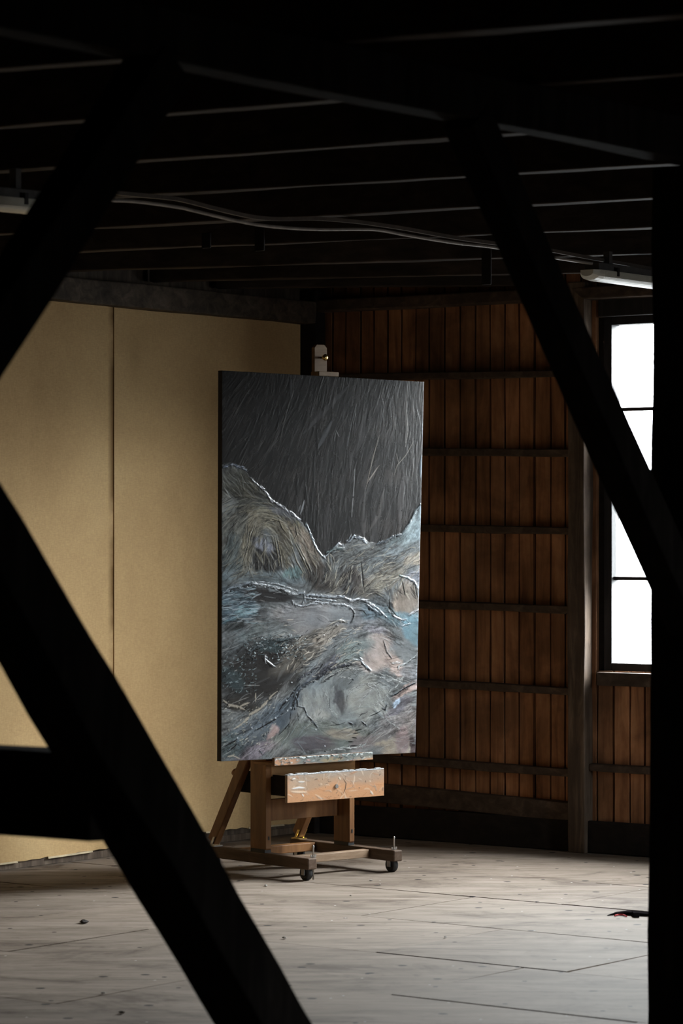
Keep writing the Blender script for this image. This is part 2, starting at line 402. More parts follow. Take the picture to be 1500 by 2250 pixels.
# ------------------------------------------------------------------ left wall: tan boards over grey studs
mb = MB()
PT = 2.065
t_seam = T_SEAM
edges = [0.07, t_seam]
while edges[-1] < ROOM_T: edges.append(edges[-1]+1.2)
rnd = random.Random(3)
for i in range(len(edges)-1):
    a0, a1 = edges[i]+0.003, edges[i+1]-0.0035
    n = 30; vs = []; fs = []
    for k in range(n+1):
        t = a0+(a1-a0)*k/n
        zb = 0.038+0.012*math.sin(t*2.1+i)+rnd.uniform(-0.004, 0.004)
        bow = 0.004*math.sin(math.pi*k/n)
        vs += [left(t, zb, 0.0), left(t, zb, 0.010+bow), left(t, PT+0.004*math.sin(t*5), 0.010+bow), left(t, PT, 0.0)]
    for k in range(n):
        for e in range(4): fs.append((k*4+e, k*4+(e+1) % 4, (k+1)*4+(e+1) % 4, (k+1)*4+e))
    fs += [(3,2,1,0), tuple(n*4+e for e in range(4))]
    mb.add(vs, fs, 0)
    for (k0, k1) in ((3, 9), (13, 16), (20, 27)):       # frayed lip turned out along the lower edge
        for k in range(k0, k1):
            t = a0+(a1-a0)*k/n; t2 = a0+(a1-a0)*(k+1)/n; zb = 0.037+0.012*math.sin(t*2.1+i); zc = 0.037+0.012*math.sin(t2*2.1+i)
            mb.hexa([left(t, zb-0.003, 0.006), left(t2, zc-0.003, 0.006), left(t2, zc-0.003, 0.019), left(t, zb-0.003, 0.019),
                     left(t, zb+0.003, 0.006), left(t2, zc+0.003, 0.006), left(t2, zc+0.003, 0.016), left(t, zb+0.003, 0.016)], 2)
shell(mb, left, -0.1, ROOM_T+0.1, [], 0.0, 0.06, 1)
struct(mb, 'wall_left', [M['panel'], M['stud'], M['torn']])
mb = MB(); mb.hexa([left(0.07, 0.001, 0.0), left(ROOM_T, 0.001, 0.0), left(ROOM_T, 0.001, 0.006), left(0.07, 0.001, 0.006),
                    left(0.07, 0.026, 0.0), left(ROOM_T, 0.026, 0.0), left(ROOM_T, 0.026, 0.006), left(0.07, 0.026, 0.006)])
struct(mb, 'baseboard_left', M['stud'])
# header timber along the top of the left wall, corner post, battens, base plank
o = timber('trim_1', left(0.0, 2.107, 0.04), left(ROOM_T-0.1, 2.107, 0.04), 0.088, 0.08, UP, M['header'], 5, 0.003); o['kind'] = 'structure'
o = timber('trim_2', C0+E1*0.045+L2*0.035, C0+E1*0.045+L2*0.035+UP*2.2, 0.075, 0.07, E1, M['sill'], 6, 0.003); o['kind'] = 'structure'
S_P0, S_P1 = s_of(on_back(1264, 1200)), s_of(on_back(1302, 1200))
rails = [(1.845, 1.825, 0.026), (1.548, 1.520, 0.028), (1.245, 1.222, 0.028), (0.945, 0.920, 0.030), (0.632, 0.610, 0.030), (0.318, 0.300, 0.032), (0.185, 0.150, 0.075)]
ti = 3
for k, (za, zb, h) in enumerate(rails):
    o = timber('trim_%d' % ti, back(0.085, za, 0.02), back(S_P0, zb, 0.02), h, 0.036, UP, M['batten'], 20+k, 0.0025, bevel=0.003); o['kind'] = 'structure'; ti += 1
o = timber('trim_%d' % ti, back((S_P0+S_P1)/2, 0.0, 0.030), back((S_P0+S_P1)/2, ROOM_Z-0.15, 0.030), S_P1-S_P0, 0.062, E1, M['stud_dark'], 31, 0.003, bevel=0.004); o['kind'] = 'structure'; ti += 1
o = timber('trim_%d' % ti, back(0.0, 0.062, 0.022), back(ROOM_S, 0.062, 0.022), 0.122, 0.036, UP, M['sill'], 32, 0.002); o['kind'] = 'structure'; ti += 1
o = timber('trim_%d' % ti, back(0.05, 2.135, 0.03), back(ROOM_S, 2.075, 0.03), 0.05, 0.06, UP, M['batten'], 33, 0.003); o['kind'] = 'structure'; ti += 1
o = timber('trim_%d' % ti, back(S_P1, 0.325, 0.018), back(3.0, 0.325, 0.018), 0.030, 0.034, UP, M['batten'], 34, 0.0025); o['kind'] = 'structure'; ti += 1
for k, (a, b) in enumerate(WIN_BACK[1:]):
    o = timber('trim_%d' % ti, back(a-0.06, 0, 0.03), back(a-0.06, 2.15, 0.03), 0.09, 0.06, E1, M['stud'], 40+k, 0.003); o['kind'] = 'structure'; ti += 1

# ------------------------------------------------------------------ windows
def make_window(idx, a, b, pos, nrm, cols=3, rows=4, z0=WZ0, z1=WZ1, pane_w=None):
    root = empty('window_%d' % idx, pos((a+b)/2, z0, -0.04)); root['kind'] = 'structure'
    org = root.location
    def put(mb, name, mat, bev=0.0):
        mb.v = [p-org for p in mb.v]; return mb.build(name, mat, parent=root, bevel=bev)
    def bar(mb, s0, s1, c0, c1, d0, d1):
        mb.hexa([pos(s0,c0,d0), pos(s1,c0,d0), pos(s1,c0,d1), pos(s0,c0,d1), pos(s0,c1,d0), pos(s1,c1,d0), pos(s1,c1,d1), pos(s0,c1,d1)])
    fw = 0.034
    mb = MB()
    bar(mb, a, a+fw, z0, z1, -0.074, -0.014); bar(mb, b-fw, b, z0, z1, -0.074, -0.014)
    bar(mb, a+fw, b-fw, z0, z0+0.030, -0.074, -0.014); bar(mb, a+fw, b-fw, z1-0.030, z1, -0.074, -0.014)
    put(mb, 'window_frame', M['sash'], 0.002)
    sw = 0.0075; d0, d1 = -0.060, -0.030
    A, B, Z0, Z1 = a+fw, b-fw, z0+0.030, z1-0.030
    for c in range(1, cols):
        x = A+(B-A)*c/cols
        mb = MB(); bar(mb, x-sw, x+sw, Z0, Z1, d0, d1); put(mb, 'glazing_bar', M['sash'])
    for r in range(1, rows):
        z = Z0+(Z1-Z0)*r/rows
        mb = MB(); bar(mb, A, B, z-sw*0.85, z+sw*0.85, d0+0.002, d1-0.002); put(mb, 'glazing_bar', M['sash'])
    for r in range(rows):
        for c in range(cols):
            x0 = A+(B-A)*c/cols+(sw if c else 0); x1 = A+(B-A)*(c+1)/cols-(sw if c < cols-1 else 0)
            c0 = Z0+(Z1-Z0)*r/rows+(sw*0.85 if r else 0); c1 = Z0+(Z1-Z0)*(r+1)/rows-(sw*0.85 if r < rows-1 else 0)
            mb = MB(); mb.add([pos(x0,c0,-0.045), pos(x1,c0,-0.045), pos(x1,c1,-0.045), pos(x0,c1,-0.045)], [(0,1,2,3)])
            put(mb, 'pane', M['glass'])
    mb = MB(); bar(mb, a-0.005, b+0.03, z0-0.055, z0-0.004, -0.016, 0.032); put(mb, 'window_sill', M['batten'], 0.003)
    mb = MB(); bar(mb, a-0.005, b+0.03, z1, z1+0.085, -0.016, 0.020); put(mb, 'lintel_board', M['sash'], 0.003)
    # daylight portal: guides sampling of the sky through this opening
    ld = bpy.data.lights.new('sky_portal', 'AREA'); ld.shape = 'RECTANGLE'; ld.size = b-a; ld.size_y = z1-z0
    ld.cycles.is_portal = True
    lo = bpy.data.objects.new('sky_portal', ld); COL.objects.link(lo)
    lo.location = pos((a+b)/2, (z0+z1)/2, -0.078)
    lo.rotation_euler = Vector(nrm).to_track_quat('-Z', 'Y').to_euler()
    return root
for i, (a, b) in enumerate(WIN_BACK): make_window(i+1, a, b, back, NB)
make_window(len(WIN_BACK)+1, ADDED_RW[0][0], ADDED_RW[0][1], right, -NL, 2)  # the added window, out of view

# ------------------------------------------------------------------ ceiling joists on the big beam
JZ = 2.17                                            # underside of the joists
jl = [('nearest the back wall', 11.50, -0.12), ('second from the back wall', 11.08, -0.24), ('third from the back wall', 10.49, -0.32),
      ('fourth from the back wall', 9.70, -0.42), ('fifth from the back wall', 8.93, -0.50), ('sixth from the back wall', 8.14, -0.50),
      ('seventh from the back wall', 7.37, -0.54), ('eighth from the back wall', 6.59, -0.54), ('ninth from the back wall, near the top', 5.82, -0.46)]
for k, (lab, Y0, sl) in enumerate(jl):
    d = Vector((1, sl, 0)).normalized()
    # from the left wall to well right of the frame
    q = (C0-Vector((0, Y0, 0))); tl = (q.x*L2.y-q.y*L2.x)/(d.x*L2.y-d.y*L2.x)
    p0 = Vector((0, Y0, 0))+d*(tl+0.03); p1 = Vector((0, Y0, 0))+d*3.6
    den = d.dot(NB)
    if den != 0:
        qb = (C0-Vector((0, Y0, 0))).dot(NB)/den
        if 0 < qb < 3.6: p1 = Vector((0, Y0, 0))+d*(qb-0.09)
    hh = ROOM_Z-0.014-JZ
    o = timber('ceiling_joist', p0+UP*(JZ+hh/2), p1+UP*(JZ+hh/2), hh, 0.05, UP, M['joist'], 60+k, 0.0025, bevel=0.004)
    tag(o, 'dark brown ceiling joist, '+lab, 'joist', 'ceiling joists')

# ------------------------------------------------------------------ timber frame in the foreground
b0, b1 = FRAME0+T*(-1.7), FRAME0+T*5.2
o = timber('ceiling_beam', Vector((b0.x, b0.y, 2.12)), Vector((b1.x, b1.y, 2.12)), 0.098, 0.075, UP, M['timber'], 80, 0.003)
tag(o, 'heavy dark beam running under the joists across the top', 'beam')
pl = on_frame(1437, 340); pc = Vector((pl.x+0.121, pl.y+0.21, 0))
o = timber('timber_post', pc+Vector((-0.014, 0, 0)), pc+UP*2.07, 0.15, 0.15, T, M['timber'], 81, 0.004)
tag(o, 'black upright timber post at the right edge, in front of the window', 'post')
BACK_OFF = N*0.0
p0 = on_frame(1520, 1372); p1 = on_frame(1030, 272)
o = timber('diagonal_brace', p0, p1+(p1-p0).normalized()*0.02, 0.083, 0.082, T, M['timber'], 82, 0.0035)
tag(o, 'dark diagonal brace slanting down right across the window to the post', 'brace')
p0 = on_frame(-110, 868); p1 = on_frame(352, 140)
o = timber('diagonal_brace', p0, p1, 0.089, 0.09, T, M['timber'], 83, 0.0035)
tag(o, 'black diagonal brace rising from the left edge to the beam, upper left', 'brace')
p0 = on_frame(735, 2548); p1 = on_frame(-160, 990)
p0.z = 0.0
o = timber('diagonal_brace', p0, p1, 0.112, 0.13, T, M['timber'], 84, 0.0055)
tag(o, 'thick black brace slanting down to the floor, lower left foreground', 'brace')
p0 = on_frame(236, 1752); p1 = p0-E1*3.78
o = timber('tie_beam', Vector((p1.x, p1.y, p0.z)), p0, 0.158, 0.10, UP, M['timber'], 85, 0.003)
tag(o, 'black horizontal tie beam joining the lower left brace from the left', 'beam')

# ------------------------------------------------------------------ cables and lamps under the joists
CAB = Vector((-0.634, 8.08, 0))
def on_run(u, v): return seen(u, v, depth_on(CAB, L2, u))
def smooth_path(pts, n=6):
    out = []
    for i in range(len(pts)-1):
        a = pts[max(i-1, 0)]; b = pts[i]; c = pts[i+1]; d = pts[min(i+2, len(pts)-1)]
        for k in range(n):
            t = k/n
            out.append(0.5*((2*b)+(c-a)*t+(2*a-5*b+4*c-d)*t*t+(3*b-a-3*c+d)*t**3))
    return out+[pts[-1]]
low = [(60,432),(150,436),(237,440),(300,443),(390,455),(430,464),(520,485),(590,497),(690,504),(790,504),(835,506),(900,518),(1000,534),(1080,543),(1150,556),(1220,567),(1312,581)]
mb = MB(); mb.tube(smooth_path([on_run(u, v) for u, v in low]), 0.0048, 10)
o = mb.build('electrical_cable', M['cable'], origin=on_run(690, 504), smooth=True)
tag(o, 'pale grey cable sagging under the joists between the two lamps', 'cable')
hi = [(150,412),(245,422),(330,430),(400,438),(480,458),(560,476),(620,481),(700,480),(780,486),(835,493),(900,503),(1000,521),(1075,532),(1150,541),(1210,549),(1300,566),(1437,590)]
mb = MB(); path = smooth_path([on_run(u, v)+N*(-0.012) for u, v in hi])
for i in range(len(path)-1):
    p, q = path[i], path[i+1]
    mb.hexa([p-UP*0.005-N*0.004, q-UP*0.005-N*0.004, q-UP*0.005+N*0.004, p-UP*0.005+N*0.004,
             p+UP*0.006-N*0.004, q+UP*0.006-N*0.004, q+UP*0.006+N*0.004, p+UP*0.006+N*0.004])
o = mb.build('cable_rail', M['rail'], origin=on_run(620, 481))
tag(o, 'thin dark wavy rail fixed under the joists just above the cable', 'rail')

def make_lamp(u0, v0, u1, v1, label, left_end):
    """strip lamp along the cable run: v is the height of the diffuser's lower edge"""
    a, b = on_run(u0, v0), on_run(u1, v1)
    d = (b-a).normalized(); side = d.cross(UP).normalized()
    up = side.cross(d).normalized()
    L = (b-a).length
    root = empty('fluorescent_lamp', a); tag(root, label, 'lamp', 'strip lamps under the ceiling')
    W, H = 0.042, 0.036
    prof = []
    for k in range(9):
        an = math.pi*k/8
        prof.append((-W*math.cos(an)*1.0, H*0.62-H*0.62*math.sin(an)))
    prof += [(W, H), (-W, H)]
    e = 0.05
    def sweep(mb, x0, x1, sc0, sc1, mi=0):
        n = len(prof)
        vs = [d*x0+side*(px*sc0)+up*(H+(pz-H)*sc0) for px, pz in prof]+[d*x1+side*(px*sc1)+up*(H+(pz-H)*sc1) for px, pz in prof]
        mb.add(vs, [tuple(range(n-1,-1,-1)), tuple(range(n,2*n))]+[(i,(i+1)%n,n+(i+1)%n,n+i) for i in range(n)], mi)
    mb = MB(); sweep(mb, e, L-e, 1, 1)
    for k in range(7):                               # ribs of the prismatic diffuser on its near flank
        pz = 0.010+k*0.0035
        mb.box(d*e+side*(W*(0.93+0.01*k))+up*pz, d*(L-2*e), side*0.0025, up*0.0013)
    mb.build('diffuser', M['lampbody'], parent=root, smooth=False)
    mb = MB(); sweep(mb, e*0.4, e, 0.93, 1.0); sweep(mb, 0, e*0.4, 0.6, 0.93); mb.build('end_cap', M['lampbody'], parent=root)
    mb = MB(); sweep(mb, L-e, L-e*0.4, 1.0, 0.93); sweep(mb, L-e*0.4, L, 0.93, 0.6); mb.build('end_cap', M['lampbody'], parent=root)
    mb = MB(); mb.box(d*0.03-side*0.03+up*H, d*(L-0.06), side*0.06, up*0.026); mb.build('housing', M['lamphood'], parent=root, bevel=0.003)
    for x in (0.12, L-0.12):
        mb = MB(); mb.box(d*x+side*(W*0.9)+up*(H*0.55), d*0.012, side*0.008, up*0.03); mb.build('clip', M['rubber'], parent=root)
        top = JZ-a.z-d.z*x
        mb = MB(); mb.box(d*x-side*0.012+up*(H+0.02), d*0.02, side*0.024, UP*max(0.01, top-H-0.02)); mb.build('bracket', M['lamphood'], parent=root)
    return root
make_lamp(1289, 616, 1600, 656, 'white strip lamp hanging by the window, partly behind the post', True)
make_lamp(-420, 428, 98, 474, 'grey strip lamp at the left edge, cut by the upper left brace', False)

for k, (u, v0, v1, wd, Yj, lab) in enumerate(((452, 512, 546, 20, 9.80, 'small dark block hanging between the joists, left of a pair'),
                                          (569, 500, 552, 21, 9.74, 'small dark block hanging between the joists, right of a pair'),
                                          (1067, 566, 626, 20, 10.26, 'dark hanging block beside the long right brace'))):
    mb = MB(); a = seen(u-wd/2, v1, Yj); b = seen(u+wd/2, v0, Yj)
    mb.box((a.x, a.y, a.z), (b.x-a.x, -0.02, 0), (0.004, 0.010, 0), (0, 0, max(b.z, JZ+0.03)-a.z))
    o = mb.build('hanger_block', M['sill'], origin=a, bevel=0.003)
    tag(o, lab, 'block', 'hanging blocks')

# ------------------------------------------------------------------ numpy paint tools
def up2(a, H, W):
    h, w_ = a.shape; y = np.linspace(0, h-1.001, H); x = np.linspace(0, w_-1.001, W)
    yi = y.astype(int); xi = x.astype(int); fy = (y-yi)[:, None]; fx = (x-xi)[None, :]
    fy = fy*fy*(3-2*fy); fx = fx*fx*(3-2*fx)
    a00 = a[yi][:, xi]; a01 = a[yi][:, xi+1]; a10 = a[yi+1][:, xi]; a11 = a[yi+1][:, xi+1]
    return a00*(1-fy)*(1-fx)+a01*(1-fy)*fx+a10*fy*(1-fx)+a11*fy*fx
RNG = np.random.default_rng(11)
def vnoise(H, W, cell, octs=4, gain=0.55, ax=1.0, ay=1.0):
    out = np.zeros((H, W)); amp = 1; tot = 0
    for _ in range(octs):
        gh = max(3, int(H/(cell*ay))+2); gw = max(3, int(W/(cell*ax))+2)
        out += amp*up2(RNG.random((gh, gw)), H, W); tot += amp; amp *= gain; cell = max(1.2, cell/2)
    return out/tot
def lic(src, vx, vy, n, step=1.0):
    H, W = src.shape; acc = src.copy()
    for sg in (1, -1):
        y, x = np.mgrid[0:H, 0:W].astype(np.float64)
        for _ in range(n):
            yi = np.clip(y.round().astype(int), 0, H-1); xi = np.clip(x.round().astype(int), 0, W-1)
            x = x+sg*step*vx[yi, xi]; y = y+sg*step*vy[yi, xi]
            acc += src[np.clip(y.round().astype(int), 0, H-1), np.clip(x.round().astype(int), 0, W-1)]
    return acc/(2*n+1)
def sstep(a, b, x):
    t = np.clip((x-a)/(b-a), 0, 1); return t*t*(3-2*t)
def srgb(c):
    c = np.asarray(c, float)/255; return np.where(c <= 0.04045, c/12.92, ((c+0.055)/1.055)**2.4)
def norm01(a):
    lo, hi = np.percentile(a, 2), np.percentile(a, 98); return np.clip((a-lo)/(hi-lo), 0, 1)
def relief_plate(name, mat, P, nrm, col, hgt, parent, back_depth=0.0):
    """grid of world/local points P (H,W,3) pushed along nrm by hgt and carrying pigment"""
    H, W = hgt.shape
    V = P+np.asarray(nrm)[None, None, :]*hgt[..., None]
    idx = np.arange(H*W).reshape(H, W)
    F = np.stack([idx[1:, :-1], idx[1:, 1:], idx[:-1, 1:], idx[:-1, :-1]], -1).reshape(-1, 4)
    me = bpy.data.meshes.new(name)
    me.vertices.add(H*W); me.vertices.foreach_set('co', V.reshape(-1).astype(np.float32))
    me.loops.add(F.size); me.loops.foreach_set('vertex_index', F.reshape(-1).astype(np.int32))
    me.polygons.add(len(F)); me.polygons.foreach_set('loop_start', np.arange(0, F.size, 4, dtype=np.int32))
    me.polygons.foreach_set('loop_total', np.full(len(F), 4, dtype=np.int32))
    me.polygons.foreach_set('use_smooth', np.ones(len(F), dtype=bool))
    me.update(calc_edges=True); me.validate()
    at = me.color_attributes.new('pigment', 'FLOAT_COLOR', 'POINT')
    at.data.foreach_set('color', np.concatenate([col, np.ones((H, W, 1))], -1).reshape(-1).astype(np.float32))
    me.materials.append(mat)
    o = bpy.data.objects.new(name, me); COL.objects.link(o); o.parent = parent
    return o

class Canvas:
    """pigment and relief laid down stroke by stroke; x, y are picture units (about 435 wide, 845 high)"""
    def __init__(self, X, Y, base):
        self.X, self.Y = X, Y; self.H, self.W = X.shape
        self.col = np.zeros((self.H, self.W, 3)); self.col[:] = srgb(base); self.h = np.zeros((self.H, self.W))
        self.wx = (vnoise(self.H, self.W, 60, 5)-0.5)*46+(vnoise(self.H, self.W, 14, 3)-0.5)*10
        self.wy = (vnoise(self.H, self.W, 60, 5)-0.5)*46+(vnoise(self.H, self.W, 14, 3)-0.5)*10
    def lay(self, a, c): self.col += (srgb(c)-self.col)*a[..., None]
    def blob(self, x, y, rx, ry, deg, c, alpha=0.9, soft=0.35, warp=1.0):
        dx = self.X+self.wx*warp-x; dy = self.Y+self.wy*warp-y; t = math.radians(deg)
        u = (dx*math.cos(t)+dy*math.sin(t))/rx; v = (-dx*math.sin(t)+dy*math.cos(t))/ry
        self.lay(alpha*sstep(1+soft, 1-soft, np.sqrt(u*u+v*v)), c)
    def stroke(self, pts, width, c, alpha=0.9, lift=0.0, wob=0.0, warp=0.0, taper=True, broken=0.0):
        pts = [(float(a), float(b)) for a, b in pts]
        x0 = min(p[0] for p in pts)-width*3-12; x1 = max(p[0] for p in pts)+width*3+12
        y0 = min(p[1] for p in pts)-width*3-12; y1 = max(p[1] for p in pts)+width*3+12
        cols = np.where((self.X[self.H//2] > x0) & (self.X[self.H//2] < x1))[0]; rows = np.where((self.Y[:, self.W//2] > y0-12) & (self.Y[:, self.W//2] < y1+12))[0]
        if len(cols) == 0 or len(rows) == 0: return
        sl = (slice(rows[0], rows[-1]+1), slice(cols[0], cols[-1]+1))
        X = self.X[sl]+self.wx[sl]*warp; Y = self.Y[sl]+self.wy[sl]*warp
        best = np.full(X.shape, 1e9); along = np.zeros(X.shape); L = [0]
        for (a, b), (c2, d) in zip(pts, pts[1:]): L.append(L[-1]+math.hypot(c2-a, d-b))
        tot = max(L[-1], 1e-6)
        for i, ((a, b), (c2, d)) in enumerate(zip(pts, pts[1:])):
            ex, ey = c2-a, d-b; l2 = ex*ex+ey*ey+1e-9
            t = np.clip(((X-a)*ex+(Y-b)*ey)/l2, 0, 1)
            dd = np.hypot(X-a-t*ex, Y-b-t*ey); m = dd < best
            best = np.where(m, dd, best); along = np.where(m, (L[i]+t*math.sqrt(l2))/tot, along)
        wloc = width*(np.clip(np.sin(math.pi*np.clip(along, 0.02, 0.98)), 0, 1)**0.5 if taper else 1.0)
        if broken: 
            nz = vnoise(X.shape[0], X.shape[1], 7, 2); wloc = wloc*sstep(broken-0.12, broken+0.12, nz)
        k = sstep(1.25, 0.45, best/np.maximum(wloc, 0.05))
        a = alpha*k
        if c is not None: self.col[sl] += (srgb(c)-self.col[sl])*a[..., None]
        if lift: self.h[sl] += lift*np.clip(1-(best/np.maximum(wloc*1.3, 0.05))**2, 0, 1)
    def scatter(self, n, box, ang, spread, ln, wd, cols, alpha=(0.3, 0.8), lift=0.0, mask=None, curve=0.3, rnd=None):
        x0, y0, x1, y1 = box
        for _ in range(n):
            for _try in range(8):
                x = rnd.uniform(x0, x1); y = rnd.uniform(y0, y1)
                if mask is None or mask(x, y): break
            else: continue
            a = math.radians((ang(x, y) if callable(ang) else ang)+rnd.gauss(0, spread)); l = rnd.uniform(*ln)
            cv = rnd.gauss(0, curve); pts = []
            px, py = x-math.cos(a)*l/2, y-math.sin(a)*l/2
            for k in range(6):
                pts.append((px, py)); px += math.cos(a+cv*(k-2.5)/2.5)*l/5; py += math.sin(a+cv*(k-2.5)/2.5)*l/5
            self.stroke(pts, rnd.uniform(*wd), cols[rnd.randrange(len(cols))], rnd.uniform(*alpha), lift*rnd.uniform(0.4, 1))

# ------------------------------------------------------------------ the painting
PW, PH = 470, 905
gx, gy = np.meshgrid(np.linspace(0, 1, PW), np.linspace(0, 1, PH))
# picture units: those of the photograph, so that a feature's place can be read off it
ytop = 814+25*gx; ybot = 1673-19*gx
GY = ytop+(ybot-ytop)*gy; GX = (486+gx*443)*(1-gy)+(486+gx*427)*gy
cv = Canvas(GX, GY, (100,104,106))
rnd = random.Random(21)
B1 = [(480,1022),(500,1018),(530,1030),(545,1048),(560,1066),(575,1080),(590,1098),(605,1108),(625,1122),(645,1138),(657,1150),(668,1165),(676,1180),(688,1205),(700,1222),(710,1225),(722,1208),(735,1194),(748,1198),(760,1188),(772,1178),(785,1183),(800,1192),(830,1194),(850,1186),(872,1176),(885,1165),(897,1148),(905,1130),(917,1110),(940,1098)]
bx, by = zip(*B1)
def bound(x): return np.interp(x, bx, by)
def field(ctrl, r2=900.0, p=2.2):
    c2 = np.zeros_like(GX); s2 = np.zeros_like(GX)
    for (x, y, a) in ctrl:
        k = 1/(1+((GX-x)**2+(GY-y)**2)/r2)**p
        c2 += k*math.cos(2*math.radians(a)); s2 += k*math.sin(2*math.radians(a))
    return 0.5*np.arctan2(s2, c2)
c_up = [(520,860,-58),(560,980,-64),(600,840,-74),(640,960,-72),(640,1080,-78),(700,900,-74),(720,1100,-86),(800,900,-80),(820,1080,-76),(890,900,-88),(900,1050,-86),(760,1160,-84),(540,1020,-60)]
c_low = [(520,1060,40),(600,1120,38),(660,1180,58),(690,1230,65),(520,1130,-45),(515,1200,-65),(545,1160,-55),(580,1140,5),(620,1170,50),(640,1230,62),(560,1230,80),(600,1240,75),
        (580,1275,4),(500,1270,-25),(700,1290,-60),(760,1270,-70),(760,1220,-25),(830,1230,-25),(890,1200,-40),(910,1140,-65),(880,1260,-35),(880,1320,75),
        (520,1330,-8),(620,1310,8),(720,1325,8),(820,1340,20),(690,1370,-6),(600,1380,-10),(520,1400,-40),(560,1430,-25),(650,1440,-38),(720,1400,-35),(800,1380,-15),(880,1380,18),
        (560,1490,-30),(520,1560,-10),(620,1530,-50),(640,1580,-65),(580,1600,-38),(520,1640,-40),(820,1430,50),(880,1450,10),(740,1470,-15),(690,1490,-35),(830,1490,20),
        (680,1550,75),(735,1530,80),(790,1510,-30),(830,1540,60),(790,1580,-25),(720,1600,10),(690,1640,5),(800,1620,-25),(880,1530,-30),(880,1600,-28),(860,1645,-5),(780,1650,-3)]
edge_n = (vnoise(PH, PW, 9, 3)-0.5)*9
below = sstep(-1.5, 1.5, GY-bound(GX)-edge_n)
th_up = field(c_up, 2500)+(vnoise(PH, PW, 40, 3)-0.5)*0.5
th_low = field(c_low)+(vnoise(PH, PW, 40, 3)-0.5)*1.1+(vnoise(PH, PW, 14, 2)-0.5)*0.9
th = np.where(below > 0.5, th_low, th_up)
vx, vy = np.cos(th), np.sin(th)
def ang_at(x, y):
    j = int(np.clip((x-486)/435*PW, 0, PW-1)); i = int(np.clip((y-820)/845*PH, 0, PH-1)); return math.degrees(th[i, j])
grain_a = norm01(lic(RNG.random((PH, PW)), vx, vy, 9)); grain_b = norm01(lic(vnoise(PH, PW, 3, 2), vx, vy, 14)); grain_c = norm01(lic(vnoise(PH, PW, 9, 3), vx, vy, 22))
cloud = vnoise(PH, PW, 26, 5, 0.6); fine = vnoise(PH, PW, 5, 3, 0.65)

for bl in [  # hill at the left
    (530,1085,70,70,20,(84,84,76)), (500,1112,20,30,0,(124,126,124)), (512,1190,38,75,12,(104,106,100)), (500,1235,24,60,8,(80,90,92)), (600,1150,62,24,20,(122,115,96)),
    (550,1180,15,60,22,(122,116,100)), (578,1232,34,38,8,(34,32,31)), (572,1198,22,11,25,(116,119,132)), (615,1200,14,50,-14,(92,86,72)), (640,1168,14,28,0,(104,104,72)),
    (665,1205,22,68,-32,(122,108,94)), (612,1125,30,13,30,(92,94,100)), (585,1268,112,20,3,(96,108,114)), (640,1262,24,14,0,(88,114,116)), (545,1055,28,18,30,(66,64,54)), (530,1078,30,16,30,(70,68,56)),
    # centre and right folds
    (705,1265,48,34,10,(58,50,44)), (745,1255,30,34,20,(98,92,84)), (765,1275,24,34,0,(48,41,40)), (790,1225,80,24,-18,(94,98,99)), (800,1290,24,24,20,(92,86,78)), (840,1265,50,22,-30,(114,108,96)),
    (885,1185,52,18,-28,(104,118,122)), (914,1145,18,46,18,(116,132,138)), (850,1210,46,15,-15,(98,106,110)), (907,1270,20,20,0,(114,117,127)), (886,1318,30,42,12,(128,115,103)), (862,1345,9,24,-30,(32,32,34)), (905,1225,24,12,-20,(136,126,112)),
    # below the white crest
    (520,1330,50,36,0,(74,94,107)), (540,1343,24,9,0,(106,136,145)), (512,1362,28,7,-10,(84,112,123)), (690,1362,112,38,-3,(124,123,126)), (760,1350,48,24,10,(118,122,127)), (600,1385,40,24,0,(102,108,110)), (586,1312,50,15,8,(38,32,32)),
    (515,1372,26,13,-12,(38,44,44)), (572,1355,14,13,0,(74,76,78)), (545,1395,34,14,-30,(96,105,107)), (835,1350,52,22,22,(90,106,116)), (880,1362,42,18,15,(88,112,122)), (907,1388,24,30,0,(90,124,139)), (805,1372,38,15,-8,(112,114,119)),
    (560,1480,92,62,-22,(42,38,35)), (610,1440,60,28,-12,(42,39,38)), (660,1430,80,24,-35,(94,89,82)), (720,1400,40,17,-30,(134,124,113)), (590,1420,46,11,-8,(50,64,68)), (510,1490,20,34,-40,(56,70,74)),
    (820,1432,34,44,28,(154,141,136)), (868,1466,36,14,22,(150,134,128)), (885,1430,34,22,20,(110,116,120)), (820,1388,26,10,5,(120,117,124)), (765,1440,46,20,-30,(100,111,111)), (700,1475,56,14,-30,(84,86,95)), (900,1475,24,22,0,(112,113,117)),
    # pale shell shape
    (742,1535,98,60,0,(116,122,123)), (688,1548,38,44,15,(124,128,128)), (735,1530,10,42,-6,(78,78,82)), (802,1535,52,44,-10,(130,133,131)), (700,1580,20,16,0,(138,139,136)), (752,1500,30,18,-20,(102,107,109)),
    # lower band
    (700,1622,130,32,0,(104,111,107)), (682,1640,46,20,0,(94,88,94)), (750,1615,32,14,0,(132,124,112)), (565,1600,90,32,-38,(84,93,102)), (618,1570,20,46,30,(74,85,96)), (586,1614,20,9,-50,(158,134,132)), (552,1652,46,16,-15,(116,106,115)), (510,1640,30,28,-30,(82,95,98)), (520,1548,44,14,10,(52,49,45)),
    (875,1600,64,44,-30,(118,112,111)), (890,1518,36,12,-30,(162,139,132)), (880,1555,40,12,-30,(98,94,101)), (868,1547,12,6,-35,(154,174,196)), (860,1640,58,14,-3,(146,135,120)), (910,1636,10,22,0,(74,60,62)), (882,1622,20,24,10,(132,115,115)), (800,1650,38,11,-8,(112,115,117)), (790,1632,32,18,-30,(112,106,108))]:
    cv.blob(*bl[:6], alpha=0.92, soft=0.3, warp=0.8)
calm = np.zeros_like(GX)
